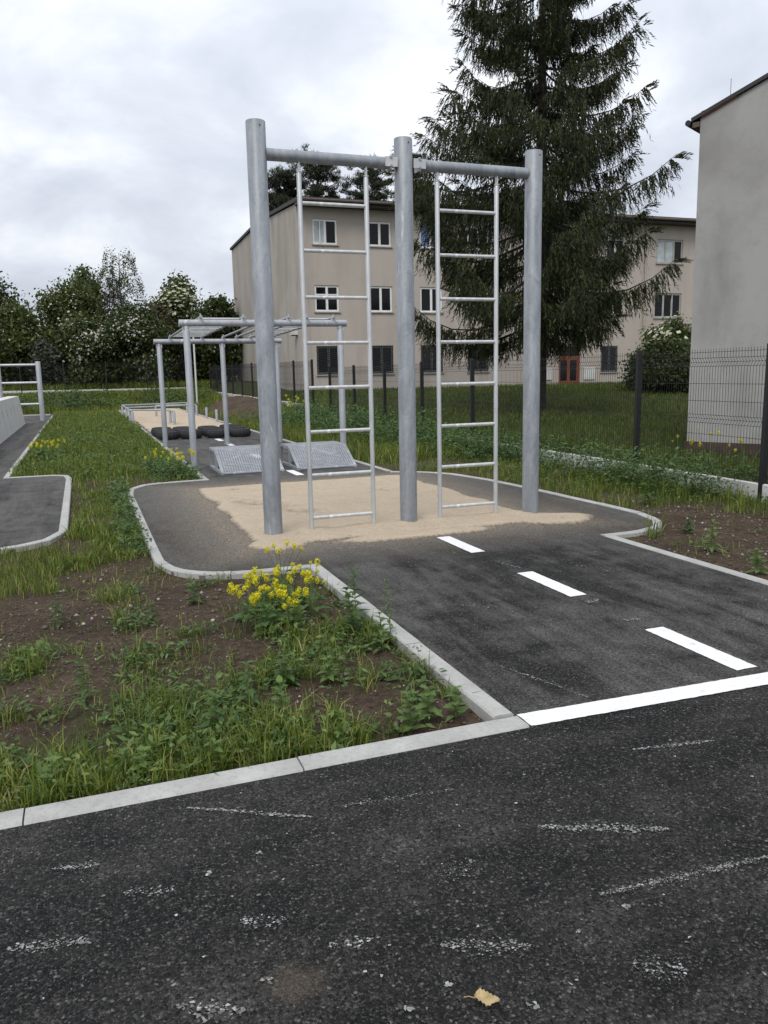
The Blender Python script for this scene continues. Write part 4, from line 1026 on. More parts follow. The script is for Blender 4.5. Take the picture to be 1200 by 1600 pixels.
def conifer(name, label, x, y, h, R0, seed, mat, zlow, whorl, nb, tass, twlen, needle, droop, group=None, expo=0.75, trunk_r=0.2, tipup=0.22, cap_=99, sidef=0.26, asym=0.0):
    r = np.random.default_rng(seed); z0 = float(hfun(x, y)); t = thing(name, label, 'tree', (x, y, z0), group=group)
    m = MB(); m.tube([(0, 0, -0.3), (0.03, 0, h * 0.35), (-0.03, 0.02, h * 0.7), (0, 0, h)], trunk_r, 10, r1=0.02); m.build('trunk', G['bark_dark'], t)
    br = MB(); PS = []; DS = []; LN = []
    z = zlow
    while z < h - 0.35:
        n = nb + r.integers(-1, 2); a0 = r.random() * 6.28
        for k in range(n):
            an = a0 + 2 * PI * k / n + r.normal() * 0.22; u = 1 - z / h
            L = min(R0 * (u ** expo), cap_) * r.uniform(0.55, 1.1) * (0.86 if z < zlow + 1.2 else 1) * (1 - asym * (math.cos(an) * 0.937 - math.sin(an) * 0.35)) + 0.25
            dr = droop * (0.5 + 0.8 * u) * r.uniform(0.7, 1.3); zb = z + r.normal() * 0.10
            ca, sa = math.cos(an), math.sin(an); pts = []
            for q in np.linspace(0, 1, 7):
                zz_ = zb + L * (-dr * math.sin(q * PI * 0.62) + tipup * q ** 2.6); wv = 0.05 * L * math.sin(q * 4 + an * 3)
                pts.append((L * q * ca - wv * sa, L * q * sa + wv * ca, zz_))
            br.tube(pts, 0.012 + 0.010 * L, 5, r1=0.006, cap=False)
            P = np.array(pts); nt_ = int(tass * (0.35 + L / R0))
            qs = 0.13 + 0.87 * r.random(nt_) ** 0.85
            base = np.stack([np.interp(qs, np.linspace(0, 1, 7), P[:, i]) for i in range(3)], 1)
            # side twigs spread tassels sideways
            side = np.array([-sa, ca, 0]); out = np.array([ca, sa, 0]); sw = (sidef * L * (1 - 0.72 * qs) + 0.06) * (r.random(nt_) * 2 - 1)
            base = base + side * sw[:, None] + out * (np.abs(sw) * 0.45)[:, None] + np.array([0, 0, -1]) * (np.abs(sw) * 0.28)[:, None]
            d = np.array([0, 0, -1.0]) + out * (0.25 + 0.7 * (qs > 0.9))[:, None] + r.normal(size=(nt_, 3)) * 0.22
            up = qs > 0.965; d[up] = out * 1.0 + np.array([0, 0, 0.25]) + r.normal(size=(up.sum(), 3)) * 0.25
            d /= np.linalg.norm(d, axis=1)[:, None]
            PS.append(base); DS.append(d); LN.append(twlen * r.uniform(0.45, 1.25, nt_) * (0.55 + 0.6 * min(1, L / R0 + 0.2)) * np.where(qs > 0.93, 0.6, 1))
        z += whorl * r.uniform(0.8, 1.2)
    br.build('branches', G['bark_dark'], t)
    P = np.concatenate(PS); D = np.concatenate(DS); Ln = np.concatenate(LN); n = len(P); nn = needle
    V = []
    for k in range(nn):
        q = (k + 0.5) / nn; sag = np.array([0, 0, -0.22]) * (q * q) * Ln[:, None]
        c = P + D * (q * Ln)[:, None] + sag
        rv = rnd_unit(n, r); rv = rv - D * (rv * D).sum(1)[:, None] * 0.8; ax = D * 0.85 + rv * 0.55; ax /= np.linalg.norm(ax, axis=1)[:, None]
        bx = np.cross(ax, rnd_unit(n, r)); bx /= np.linalg.norm(bx, axis=1)[:, None] + 1e-9
        ll = (Ln * 0.62 / nn * 1.5)[:, None] * r.uniform(0.7, 1.3, n)[:, None] + 0.02; ww = (0.011 + 0.014 * r.random(n))[:, None] * (1.15 - 0.5 * q)
        V.append(np.stack([c - ax * ll, c - bx * ww, c + ax * ll, c + bx * ww], 1))
    V = np.concatenate(V).reshape(-1, 3); F = np.arange(len(V)).reshape(-1, 4)
    npmesh('crown', V, F, G[mat], t); return len(F)
nq = conifer('spruce_tree', 'tall dark spruce with drooping curtains of twigs behind the right ladder', 13.6, 22.5, 17.5, 5.7, 51, 'spruce_needles', 2.9, 0.62, 6, 280, 0.54, 7, 0.24, expo=0.68, trunk_r=0.24, cap_=3.9, sidef=0.20, tipup=0.30, asym=0.14)
conifer('spruce_tree', 'small dark pointed spruce in the middle of the far thicket', 2.55, 58.2, 7.9, 2.1, 52, 'spruce_needles', 1.2, 0.42, 6, 26, 0.5, 5, 0.2, group='trees and shrubs behind the back fence', trunk_r=0.1)

def pine(label, x, y, h, R0, seed, zlow):
    r = np.random.default_rng(seed); z0 = float(hfun(x, y)); t = thing('pine_tree', label, 'tree', (x, y, z0), group='pines behind the beige building')
    m = MB(); m.tube([(0, 0, -0.3), (0.1, 0, h * 0.5), (0, 0.1, h * 0.95)], 0.26, 8, r1=0.05); tips = []
    for k in range(46):
        z = zlow + (h - zlow) * (k / 46) ** 0.9; u = 1 - (z - zlow) / (h - zlow + 0.8); an = r.random() * 6.28; L = R0 * (0.35 + 0.75 * u ** 0.6) * r.uniform(.6, 1.1)
        e = np.array([L * math.cos(an), L * math.sin(an), z + L * r.uniform(0.15, 0.5)]); m.tube([(0, 0, z - 0.3), tuple(e * 0.5 + np.array([0, 0, z * 0.5 - 0.15])), tuple(e)], 0.06, 5, r1=0.012)
        for _ in range(9):
            q = r.uniform(0.4, 1.05); tips.append(np.array([e[0] * q, e[1] * q, z + (e[2] - z) * q]) + r.normal(size=3) * np.array([.32, .32, .2]))
    m.build('trunk', G['bark_dark'], t)
    T = np.array(tips); per = 60; n = len(T) * per
    c0 = np.repeat(T, per, 0) + r.normal(size=(n, 3)) * np.array([.14, .14, .07]); d = rnd_unit(n, r); d[:, 2] = np.abs(d[:, 2]) * 1.2 + 0.1; d /= np.linalg.norm(d, axis=1)[:, None]
    b = np.cross(d, rnd_unit(n, r)); b /= np.linalg.norm(b, axis=1)[:, None] + 1e-9
    ll = 0.17 * (0.6 + 0.7 * r.random(n))[:, None]; V = np.stack([c0, c0 + d * ll - b * .022, c0 + d * ll * 2, c0 + d * ll + b * .022], 1).reshape(-1, 3)
    npmesh('crown', V, np.arange(4 * n).reshape(n, 4), G['pine_needles'], t)
pine('dark pine behind the roof, left of the left ladder', 15.4, 62, 15.6, 2.1, 61, 8.5)
pine('dark pine above the roof between the left ladder rails', 18.2, 62.5, 16.9, 2.6, 62, 8.5)
pine('broad dark pine above the roof left of the middle post', 22.4, 62, 16.6, 2.7, 63, 8.5)
pine('dark pine above the roof right of the middle post', 26.0, 63, 17.8, 2.4, 64, 8.5)
print('spruce quads', nq)

# ================================================================== GROUND PLANTS
from bisect import bisect_left
def in_poly(px, py, pts):
    inside = np.zeros(px.shape, bool); n = len(pts); j = n - 1
    for i in range(n):
        xi, yi = pts[i]; xj, yj = pts[j]
        c = ((yi > py) != (yj > py)) & (px < (xj - xi) * (py - yi) / (yj - yi + 1e-12) + xi); inside ^= c; j = i
    return inside
def grow(pts, d):     # rough outward offset of an outline by testing shifted copies
    return [(d, 0), (-d, 0), (0, d), (0, -d), (d * .7, d * .7), (-d * .7, d * .7), (d * .7, -d * .7), (-d * .7, -d * .7)]
def paved(x, y, d=0.10):
    m = (y < 2.94) & (x > -41)
    for pts in (path_pts, lp):
        m |= in_poly(x, y, pts)
        for sx_, sy_ in grow(pts, d): m |= in_poly(x + sx_, y + sy_, pts)
    return m
def scatter(x0, x1, y0, y1, n, r, dens=turf_density, d=0.10):
    x = r.uniform(x0, x1, n); y = r.uniform(y0, y1, n); k = (r.random(n) < dens(x, y)) & ~paved(x, y, d); return x[k], y[k]
def blades(x, y, h, w, lean, r, z=None):
    n = len(x); z = hfun(x, y) if z is None else z; an = r.random(n) * 2 * PI; dx, dy = np.cos(an), np.sin(an)
    ln = lean * r.random(n) * h; tw = an + PI / 2 + r.normal(size=n) * 0.5; sx_, sy_ = np.cos(tw) * w / 2, np.sin(tw) * w / 2
    P = np.stack([x, y, z - 0.01], 1); mid = np.stack([x + dx * ln * 0.35, y + dy * ln * 0.35, z + h * 0.6], 1); tip = np.stack([x + dx * ln, y + dy * ln, z + h * (1 - 0.25 * ln / h)], 1)
    S = np.stack([sx_, sy_, 0 * sx_], 1)
    V = np.stack([P - S, P + S, mid - S * 0.8, mid + S * 0.8, tip], 1).reshape(-1, 3)
    b = np.arange(n) * 5; F = np.stack([np.stack([b, b + 1, b + 3], 1), np.stack([b, b + 3, b + 2], 1), np.stack([b + 2, b + 3, b + 4], 1)], 1).reshape(-1, 3)
    return V, F
def grass(name, label, mat, parts):
    Vs, Fs, o = [], [], 0
    for V, F in parts: Vs.append(V); Fs.append(F + o); o += len(V)
    ob = npmesh(name, np.concatenate(Vs), np.concatenate(Fs), G[mat]); return tag(ob, label, kind='stuff')
def tufts(x, y, per, rad, h, w, lean, r):
    n = len(x); k = r.integers(max(2, per // 2), per + 1, n); X = np.repeat(x, k); Y = np.repeat(y, k); s = np.repeat(0.55 + 0.75 * r.random(n), k)
    X = X + r.normal(size=len(X)) * rad; Y = Y + r.normal(size=len(Y)) * rad
    ok = ~paved(X, Y, 0.07); X, Y, s = X[ok], Y[ok], s[ok]
    return blades(X, Y, h * s * (0.5 + 0.7 * r.random(len(X))), w * (0.6 + 0.7 * r.random(len(X))), lean, r)
def leaf_carpet(x, y, per, rad, hmax, size, r):
    """low broad-leaved weeds: clumps of small pointed leaves facing upward"""
    n = len(x); X = np.repeat(x, per) + r.normal(size=n * per) * rad; Y = np.repeat(y, per) + r.normal(size=n * per) * rad; hs = np.repeat(0.4 + 0.8 * r.random(n), per)
    ok = ~paved(X, Y, 0.06); X, Y, hs = X[ok], Y[ok], hs[ok]; m = len(X)
    Z = hfun(X, Y) + hmax * hs * r.random(m) ** 0.8 + 0.005
    nrm_ = np.stack([r.normal(size=m) * 0.45, r.normal(size=m) * 0.45, np.ones(m)], 1); nrm_ /= np.linalg.norm(nrm_, axis=1)[:, None]
    a = np.cross(nrm_, rnd_unit(m, r)); a /= np.linalg.norm(a, axis=1)[:, None] + 1e-9; b = np.cross(nrm_, a); s = (size * (0.5 + r.random(m)))[:, None]
    c = np.stack([X, Y, Z], 1); V = np.stack([c - a * s, c - b * s * 0.45 + a * s * -0.1, c + a * s * 1.1 - nrm_ * s * 0.25, c + b * s * 0.45 - a * s * 0.1], 1).reshape(-1, 3)
    i = np.arange(m) * 4; F = np.stack([np.stack([i, i + 1, i + 2], 1), np.stack([i, i + 2, i + 3], 1)], 1).reshape(-1, 3); return V, F
r = np.random.default_rng(77)
clump = lambda X, Y: np.clip(turf_density(X, Y) * 1.1 - 0.42 + 2.6 * (vnoise(X, Y, 3.4, 91, 2) - 0.5), 0, 1)
# near bed
x, y = scatter(-1.2, 1.6, 2.95, 6.02, 10530, r, lambda X, Y: clump(X, Y) * 0.9 + 0.03); p1 = blades(x, y, 0.03 + 0.06 * r.random(len(x)), 0.0035, 1.0, r)
x, y = scatter(-1.2, 1.55, 2.97, 6.0, 1170, r, clump); p2 = tufts(x, y, 16, 0.024, 0.125, 0.006, 1.35, r)
edge = lambda X, Y: np.clip(0.85 - (Y - 2.95) * 1.6, 0, 1) * (X < 1.0)
x, y = scatter(-0.6, 1.0, 2.96, 3.5, 620, r, edge); p3 = tufts(x, y, 14, 0.02, 0.105, 0.006, 1.1, r)
spread = lambda X, Y: np.clip(turf_density(X, Y) + 0.10, 0, 1) * 0.25
x, y = scatter(-1.2, 1.55, 2.97, 6.0, 3042, r, spread); p2b = tufts(x, y, 5, 0.015, 0.10, 0.004, 1.1, r)
grass('grass', 'tufts of grass growing in the near soil bed behind the road kerb', 'grass_blade', [p1, p2, p3, p2b])
x, y = scatter(-1.2, 1.58, 2.97, 6.0, 1755, r, clump); c1 = leaf_carpet(x, y, 16, 0.045, 0.075, 0.014, r)
x, y = scatter(-1.2, 1.58, 2.97, 6.0, 1287, r, spread); c2 = leaf_carpet(x, y, 10, 0.04, 0.025, 0.011, r)
x, y = scatter(-1.2, 1.58, 2.97, 6.0, 420, r, clump); c5 = leaf_carpet(x, y, 9, 0.035, 0.07, 0.026, r)
pale_ = lambda X, Y: np.clip(clump(X, Y) + 0.25 * (Y < 3.4), 0, 1)
x, y = scatter(-1.2, 1.58, 2.97, 5.6, 420, r, pale_); c6 = leaf_carpet(x, y, 12, 0.04, 0.10, 0.018, r)
grass('ground_weeds', 'pale yellowish seedlings scattered through the near bed', 'pale_weed_leaf', [c6])
grass('ground_weeds', 'low broad leaved weeds among the grass of the near bed', 'weed_leaf', [c1, c2, c5])
# strip between the two paths
x, y = scatter(-0.35, 0.6, 6, 12.2, 15000, r, lambda X, Y: clump(X, Y) * .8 + .1); q1 = blades(x, y, 0.03 + 0.06 * r.random(len(x)), 0.006, 1.1, r)
x, y = scatter(-0.35, 0.6, 6, 12.2, 700, r, clump); q2 = tufts(x, y, 14, 0.03, 0.12, 0.008, 1.1, r)
x, y = scatter(-1.2, 1.62, 12, 24, 36000, r, lambda X, Y: clump(X, Y) * .75 + .25 * turf_density(X, Y)); q3 = blades(x, y, 0.05 + 0.12 * r.random(len(x)), 0.011, 1.1, r)
x, y = scatter(-1.2, 1.62, 24, 41, 24000, r, lambda X, Y: clump(X, Y) * .6 + .4 * turf_density(X, Y)); q4 = blades(x, y, 0.06 + 0.16 * r.random(len(x)), 0.018, 1.1, r)
x, y = scatter(-0.9, -0.3, 6.0, 7.85, 3500, r); q5 = blades(x, y, 0.04 + 0.08 * r.random(len(x)), 0.005, 1.0, r)
grass('grass', 'long grass on the strip between the left and middle paths', 'grass_blade', [q1, q2, q3, q4, q5])
x, y = scatter(-0.35, 0.55, 6, 12.2, 300, r, clump); c1 = leaf_carpet(x, y, 12, 0.05, 0.05, 0.018, r)
edgeL = lambda X, Y: np.clip(1 - np.abs(X - 0.38) / 0.16, 0, 1) * (vnoise(X, Y, 1.2, 93, 2) > 0.42)
x, y = scatter(0.2, 0.55, 6.6, 11.6, 420, r, edgeL); c1b = leaf_carpet(x, y, 22, 0.06, 0.20, 0.022, r)
x, y = scatter(-1.2, 1.62, 12, 38, 1500, r, clump); c3 = leaf_carpet(x, y, 14, 0.10, 0.18, 0.030, r)
x, y = scatter(0.9, 1.6, 11.9, 14.5, 160, r, lambda X, Y: 0.9 + 0 * X); c4 = leaf_carpet(x, y, 18, 0.07, 0.22, 0.024, r)
grass('ground_weeds', 'leafy weeds on the strip between the left and middle paths', 'weed_leaf', [c1, c1b, c3, c4])
# right bed and fence foot
x, y = scatter(4.45, 7.2, 3.0, 13, 22000, r); q1 = blades(x, y, 0.04 + 0.10 * r.random(len(x)), 0.006, 1.0, r)
x, y = scatter(4.45, 7.2, 13, 27, 26000, r); q2 = blades(x, y, 0.10 + 0.22 * r.random(len(x)), 0.012, 1.0, r)
x, y = scatter(4.45, 7.2, 3.5, 10, 800, r, clump); q3 = tufts(x, y, 14, 0.03, 0.22, 0.008, 1.0, r)
x, y = scatter(4.6, 7.2, 27, 42, 12000, r); q4 = blades(x, y, 0.10 + 0.2 * r.random(len(x)), 0.016, 1.0, r)
grass('grass', 'grass between the right kerb and the mesh fence', 'grass_blade', [q1, q2, q3, q4])
foot = lambda X, Y: np.clip(1.15 - np.abs(X - 6.78) / (0.27 + 0.10 * np.clip(Y - 6, 0, 20)), 0, 1) * (vnoise(X, Y, 0.9, 95, 3) > 0.36)
x, y = scatter(5.0, 7.22, 6.3, 27, 3600, r, foot); c1 = leaf_carpet(x, y, 44, 0.085, 0.46, 0.023, r)
x, y = scatter(4.5, 7.2, 4, 27, 1300, r, clump); c2 = leaf_carpet(x, y, 16, 0.08, 0.14, 0.020, r)
x, y = scatter(4.5, 7.1, 15, 27, 900, r, foot); c3 = leaf_carpet(x, y, 40, 0.14, 0.70, 0.034, r)
grass('ground_weeds', 'thick leafy weeds along the foot of the mesh fence', 'weed_leaf', [c1, c2, c3])
# bank at the back
full = lambda X, Y: 0.85 + 0 * X
x, y = scatter(-9, 7, 40.9, 49.8, 26000, r, full); q1 = blades(x, y, (0.15 + 0.25 * r.random(len(x))) * (1 - 0.6 * sstep(46, 49, y)), 0.024, 1.0, r)
x, y = scatter(-9, 8, 50.2, 58, 22000, r, full); q2 = blades(x, y, 0.25 + 0.45 * r.random(len(x)), 0.032, 0.9, r)
grass('grass', 'tall grass on the bank at the back of the course', 'grass_blade', [q1, q2])
x, y = scatter(-9, 6.5, 41.4, 49.4, 1500, r, lambda X, Y: np.clip(2.2 * (vnoise(X, Y, 0.7, 97, 3) - 0.28), 0, 1) * (Y < 47)); c1 = leaf_carpet(x, y, 40, 0.22, 0.55, 0.06, r)
grass('ground_weeds', 'dark leafy weeds massed on the bank at the back', 'bank_leaf', [c1])
# lawn beyond the fence
x, y = scatter(7.35, 16, 5, 20, 42000, r, full, 0.1); q1 = blades(x, y, 0.06 + 0.13 * r.random(len(x)), 0.010, 1.0, r)
x, y = scatter(7.35, 30, 18, 38.6, 52000, r, full, 0.1); q2 = blades(x, y, 0.07 + 0.14 * r.random(len(x)), 0.020, 1.0, r)
tall = lambda X, Y: np.clip(1.3 - (X - 7.4) / 1.3, 0, 1) * np.clip(2.5 * (vnoise(X, Y, 0.8, 98, 3) - 0.35), 0, 1)
x, y = scatter(7.35, 9.2, 5, 26, 2400, r, tall); q3 = tufts(x, y, 12, 0.05, 0.42, 0.010, 0.8, r)
grass('lawn', 'dark lawn grass between the mesh fence and the beige building', 'lawn_blade', [q1, q2, q3])
x, y = scatter(7.35, 9.6, 5, 26, 900, r, tall); c1 = leaf_carpet(x, y, 16, 0.10, 0.30, 0.04, r)
grass('ground_weeds', 'scattered leafy weeds just beyond the mesh fence', 'bank_leaf', [c1])

# pebbles and clods on the soil
def stones():
    r = np.random.default_rng(9); V = []; F = []
    oc = np.array([(1, 0, 0), (0, 1, 0), (-1, 0, 0), (0, -1, 0), (0, 0, 0.7), (0, 0, -0.7)]); fc = [(0, 1, 4), (1, 2, 4), (2, 3, 4), (3, 0, 4), (1, 0, 5), (2, 1, 5), (3, 2, 5), (0, 3, 5)]
    Vs, Fs, o = [], [], 0
    for (x0, x1, y0, y1, n, s0) in ((-0.8, 1.58, 2.96, 6.0, 5200, .0065), (-0.8, 1.58, 2.96, 6.0, 900, .013), (4.45, 6.6, 3.2, 8.5, 3200, .012), (-0.3, 0.55, 6, 12, 1800, .011)):
        x = r.uniform(x0, x1, n); y = r.uniform(y0, y1, n); k = ~paved(x, y, 0.09) & (r.random(n) > turf_density(x, y) * 0.8); x, y = x[k], y[k]
        z = hfun(x, y); s = s0 * (0.35 + 1.3 * r.random(len(x)) ** 2.5)
        an = r.random(len(x)) * 6.28; ca, sa = np.cos(an), np.sin(an)
        q = oc[None] * s[:, None, None] * (0.7 + 0.6 * r.random((len(x), 6, 1))); q = np.stack([q[..., 0] * ca[:, None] - q[..., 1] * sa[:, None], q[..., 0] * sa[:, None] + q[..., 1] * ca[:, None], q[..., 2]], -1)
        q = q + np.stack([x, y, z + s * 0.3], 1)[:, None]
        Vs.append(q.reshape(-1, 3)); b = (np.arange(len(x)) * 6)[:, None, None] + np.array(fc)[None]; Fs.append(b.reshape(-1, 3) + o); o += len(x) * 6
    m = Mat('pebble'); rr = m.geo.outputs['Random Per Island']; m.set(m.ramp(rr, [(0, (0.040, 0.028, 0.019)), (0.72, (0.105, 0.078, 0.055)), (0.90, (0.19, 0.16, 0.13)), (1, (0.42, 0.40, 0.37))]), 0.9)
    tag(npmesh('pebbles', np.concatenate(Vs), np.concatenate(Fs), m.m), 'small stones and clods scattered on the bare soil', kind='stuff')
stones()

# --- single weeds ---------------------------------------------------
def leafmesh(wd, fold, curl, teeth=0.0, n=7):
    V = []; F = []
    for i in range(n + 1):
        q = i / n; w_ = wd * math.sin(PI * q ** 0.72) ** 0.9 * (1 + (teeth if i % 2 else -teeth)) if 0 < i < n else 0.004
        z = -curl * q * q + 0.02 * math.sin(q * 5); V += [(q, -w_, z + w_ * fold), (q, 0, z), (q, w_, z + w_ * fold)]
    for i in range(n):
        k = 3 * i; F += [(k, k + 3, k + 4, k + 1), (k + 1, k + 4, k + 5, k + 2)]
    me = bpy.data.meshes.new('leaf'); me.from_pydata(V, [], F); me.update(); me.polygons.foreach_set('use_smooth', [True] * len(F)); return me
LM = [leafmesh(0.26, 0.5, 0.25, 0.10), leafmesh(0.17, 0.6, 0.35, 0.0), leafmesh(0.32, 0.35, 0.18, 0.16)]
LMp = [m_.copy() for m_ in LM]
for m_ in LM: m_.materials.append(G['weed_leaf'])
for m_ in LMp: m_.materials.append(G['pale_weed_leaf'])
def leaf_obj(parent, kind, pale, p, az, pitch, s):
    o = bpy.data.objects.new('leaf', (LMp if pale else LM)[kind]); C.objects.link(o); o.parent = parent
    o.location = p; o.rotation_euler = (random.uniform(-.3, .3), -pitch, az); o.scale = (s, s, s); return o
def weed(name, label, x, y, h, n, kind, s, pale, group=None, cat='weed', rosette=False):
    z = float(hfun(x, y)); t = thing(name, label, cat, (x, y, z), random.uniform(0, 6), group)
    bx, by = random.uniform(-.12, .12) * h, random.uniform(-.12, .12) * h
    MB().tube([(0, 0, -0.02), (bx * .4, by * .4, h * 0.5), (bx, by, h)], 0.0035, 6, r1=0.0015).build('stem', G['stem_green'], t)
    for k in range(n):
        q = (k // 2 + 0.6) / (n / 2) if not rosette else random.uniform(0.05, 0.5); q = min(q, 1)
        az = (k % 2) * PI + (k // 2) * 1.4 + random.uniform(-.3, .3); sz = s * (1.15 - 0.62 * q) * random.uniform(.8, 1.15)
        leaf_obj(t, kind, pale, (bx * q, by * q, h * q), az, random.uniform(0.05, 0.55) + 0.35 * q * q, sz)
    return t
W = [ # x, y, height, leaves, leaf kind, leaf size, pale, label
 (1.50, 4.62, 0.30, 22, 1, 0.10, False, 'bushy dark leaved weed leaning on the left path kerb'),
 (1.40, 4.35, 0.26, 18, 2, 0.095, False, 'broad leaved weed just left of the leaning kerb weed'),
 (1.47, 4.05, 0.22, 18, 1, 0.075, True, 'pale feathery weed at the path kerb, in front of the bushy one'),
 (1.575, 4.20, 0.32, 22, 1, 0.06, True, 'slim upright weed growing against the path kerb'),
 (1.22, 3.03, 0.16, 16, 2, 0.075, True, 'fresh green nettle-like weed hanging over the road kerb'),
 (1.33, 3.10, 0.13, 12, 2, 0.075, True, 'fresh green weed right of the one overhanging the road kerb'),
 (1.45, 3.07, 0.13, 10, 2, 0.07, True, 'small pale weed nearest the corner of the two kerbs'),
 (1.10, 4.55, 0.16, 14, 2, 0.085, True, 'pale toothed weed below the yellow flowers'),
 (0.93, 4.62, 0.14, 12, 2, 0.09, False, 'flat broad leaved weed at the foot of the yellow flowers'),
 (1.06, 3.72, 0.12, 14, 0, 0.07, True, 'low bright weed on the edge of the bare soil patch'),
 (0.85, 3.80, 0.13, 12, 0, 0.08, False, 'low dark leaved weed left of the bare soil patch'),
 (0.62, 3.55, 0.20, 14, 1, 0.085, False, 'leafy weed in the middle of the near bed'),
 (0.74, 3.40, 0.16, 12, 2, 0.075, True, 'pale weed in front of the leafy one mid bed'),
 (0.44, 3.36, 0.17, 14, 0, 0.075, False, 'leafy weed at the left middle of the near bed'),
 (-0.10, 3.95, 0.20, 16, 1, 0.075, False, 'tall thin leaved weed at the left of the near bed'),
 (-0.24, 5.30, 0.20, 14, 1, 0.075, False, 'lone weed on the bare brown soil at left'),
 (0.30, 5.10, 0.12, 12, 0, 0.07, False, 'small weed on the bare soil in the upper bed'),
 (0.62, 5.45, 0.13, 12, 0, 0.075, False, 'small leafy weed below the curved kerb'),
 (0.10, 3.08, 0.10, 10, 2, 0.065, True, 'yellowish seedling at the road kerb, left'),
 (0.38, 3.06, 0.10, 10, 0, 0.065, True, 'yellowish seedling at the road kerb, nearer the middle'),
 (-0.22, 3.10, 0.12, 12, 2, 0.065, True, 'yellowish weed at the road kerb by the left edge'),
 (4.82, 5.22, 0.24, 18, 1, 0.11, True, 'pale upright weed on the right bed beside the kerb'),
 (4.62, 4.52, 0.16, 14, 0, 0.09, True, 'small weed at the right edge behind the path kerb'),
 (5.20, 5.95, 0.14, 12, 0, 0.09, False, 'low weed on the bare soil right of the rounded pad'),
 (5.9, 7.4, 0.34, 24, 1, 0.12, False, 'bushy weed beside the bare soil near the fence'),
 (6.75, 8.4, 0.5, 26, 1, 0.14, False, 'tall weed against the fence base board'),
]
for (x, y, h, n, k, s_, pale, lab) in W: weed('weed', lab, x, y, h * 1.15, n + 4, k, s_ * 1.0, pale)

# --- yellow mustard plants -------------------------------------------
def petals_mesh(seed, rad=0.022, n=46):
    r = np.random.default_rng(seed); c = rnd_unit(n, r) * np.array([rad, rad, rad * 1.25]) * (0.55 + 0.6 * r.random((n, 1))); d = c / np.linalg.norm(c, axis=1)[:, None]
    a = np.cross(d, rnd_unit(n, r)); a /= np.linalg.norm(a, axis=1)[:, None]; b = np.cross(d, a); s = 0.0072 * (0.7 + 0.6 * r.random((n, 1)))
    V = np.stack([c - a * s, c - b * s + d * .003, c + a * s, c + b * s + d * .003], 1).reshape(-1, 3)
    me = bpy.data.meshes.new('flower_head'); me.from_pydata(V.tolist(), [], np.arange(4 * n).reshape(n, 4).tolist()); me.update(); me.materials.append(G['yellow_petal']); return me
PM = [petals_mesh(k) for k in range(4)]
def mustard(label, x, y, h, heads, group, sc_=1.0, hs=1.0):
    t = thing('mustard_plant', label, 'flower', (x, y, float(hfun(x, y))), random.uniform(0, 6), group)
    m = MB(); tops = []
    for k in range(heads):
        an = 2 * PI * k / heads + random.uniform(-.5, .5); L = h * random.uniform(0.12, 0.42); hh = h * random.uniform(0.72, 1.05); q = random.uniform(0.3, 0.5)
        m.tube([(0, 0, -0.02), (L * .25 * math.cos(an), L * .25 * math.sin(an), hh * q), (L * math.cos(an), L * math.sin(an), hh)], 0.0035 * sc_, 5, r1=0.0015)
        tops.append((L * math.cos(an), L * math.sin(an), hh))
    m.build('stem', G['stem_green'], t)
    for p in tops:
        o = bpy.data.objects.new('flower_head', random.choice(PM)); C.objects.link(o); o.parent = t; o.location = p; s = hs * random.uniform(.5, 1.0); o.scale = (s, s, s * random.uniform(.8, 1.3)); o.rotation_euler = (0, 0, random.uniform(0, 6))
    for k in range(9):
        az = k * 2.4; q = random.uniform(0.1, 0.6); leaf_obj(t, random.choice((0, 1, 2)), False, (0.03 * math.cos(az), 0.03 * math.sin(az), h * q * 0.8), az, random.uniform(0, .6), 0.10 * sc_ * (1.2 - q))
ORD = ['leftmost', 'second from the left', 'third from the left', 'fourth from the left', 'fifth from the left', 'sixth from the left', 'sixth from the right', 'fifth from the right', 'fourth from the right', 'third from the right', 'second from the right', 'rightmost']
def imgx(x, y, z=0.2):
    c = Rw.T @ (np.array([x, y, z]) - np.array([0, 0, 1.5])); return c[0] / -c[2]
def mustards(spots, label, group, heads, sc_, hs):
    spots = sorted(spots, key=lambda q: imgx(q[0], q[1])); n = len(spots)
    for i, (x, y, h) in enumerate(spots):
        o = ORD[i] if i < (n + 1) // 2 else ORD[12 - (n - i)]
        mustard(label + ', ' + o, x, y, h, heads, group, sc_, hs)
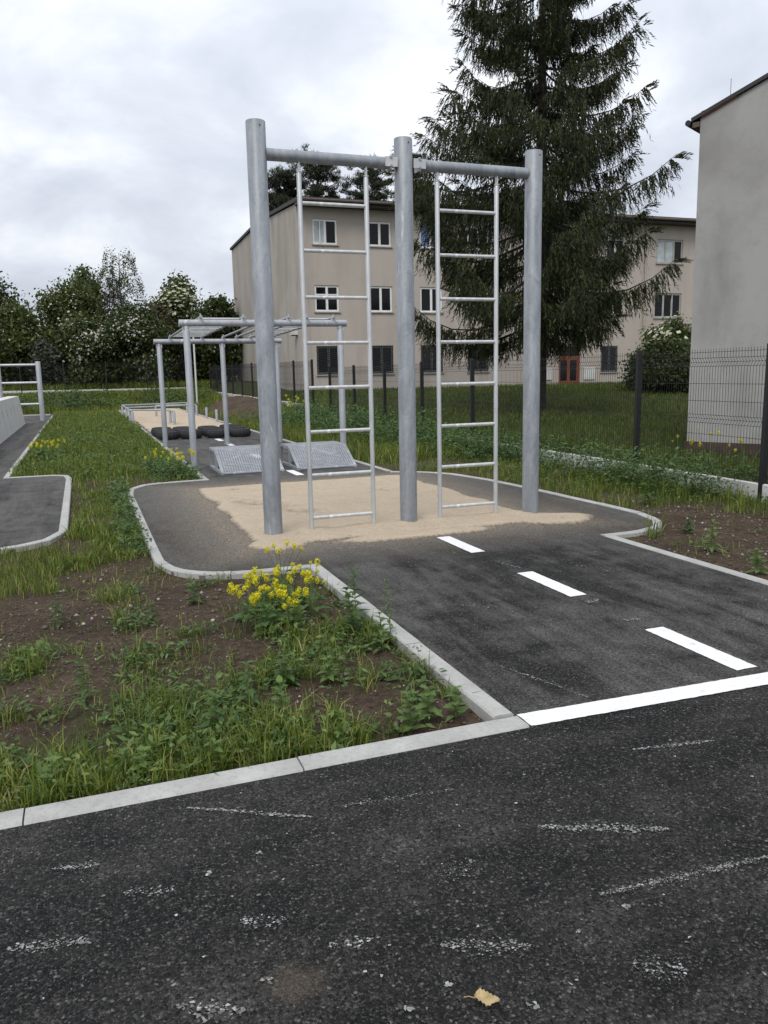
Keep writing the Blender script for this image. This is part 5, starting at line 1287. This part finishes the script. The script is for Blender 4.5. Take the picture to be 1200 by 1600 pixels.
mustards([(1.24, 5.50, .36), (1.31, 5.0, .30), (1.22, 5.10, .30), (1.04, 5.12, .30), (0.90, 4.95, .27), (0.82, 4.72, .27), (0.98, 4.72, .26), (1.12, 4.82, .25), (1.28, 4.82, .27), (1.14, 5.0, .28), (0.97, 5.02, .28), (1.08, 4.60, .24)],
         'yellow mustard in the big clump at the path kerb', 'yellow mustard in the clump at the path kerb', 6, 1.0, 1.0)
mustards([(1.28, 12.7, .42), (1.42, 12.9, .42), (1.18, 13.0, .42), (1.45, 12.55, .42), (1.0, 13.1, .42)], 'yellow mustard beside the front monkey bar post', 'yellow mustard by the monkey bars', 4, 1.6, 1.3)
mustards([(-0.95, 17.0, .34), (-0.75, 17.3, .34), (-0.55, 17.0, .34), (-0.85, 17.7, .34), (-0.45, 17.5, .34), (-0.7, 16.8, .34)], 'yellow mustard in grass by the left path kerb', 'yellow mustard by the left path', 4, 1.8, 1.3)
mustards([(7.75, 8.5, .62), (7.9, 8.0, .62), (7.6, 7.7, .62), (8.1, 8.9, .62), (7.55, 8.9, .62)], 'yellow mustard beyond the near fence panel', 'yellow mustard beyond the fence', 3, 1.6, 1.1)
mustards([(6.1, 25.0, .8), (6.4, 25.6, .8), (5.9, 24.2, .8)], 'yellow mustard in weeds right of the monkey bars', 'yellow mustard right of the monkey bars', 4, 2, 2.0)

# --- dead leaf on the road
def dead_leaf():
    V = []; F = []; n = 14
    for i in range(n + 1):
        q = i / n; w_ = 0.021 * math.sin(PI * q ** 0.8) ** 0.85 * (1 + (0.16 if i % 2 else -0.10)) if 0 < i < n else 0.001
        z = 0.004 + 0.010 * abs(q - 0.5) + 0.003 * math.sin(9 * q)
        for j in range(5):
            u = (j - 2) / 2; V.append((q * 0.062, u * w_, z + 0.010 * u * u * (0.6 + 0.5 * math.sin(5 * q)) + 0.0015 * math.sin(17 * q + 5 * u)))
    for i in range(n):
        for j in range(4): k = 5 * i + j; F.append((k, k + 5, k + 6, k + 1))
    t = thing('dead_leaf', 'curled dry tan leaf lying on the foreground asphalt', 'leaf', (0.775, 1.548, 0.0), -0.55)
    MB().add(V, F).build('blade', G['dry_leaf'], t, True)
    MB().tube([(0.002, 0, 0.008), (-0.012, 0.002, 0.009), (-0.024, 0.001, 0.006)], 0.0011, 6).build('stalk', G['dry_leaf'], t)
dead_leaf()
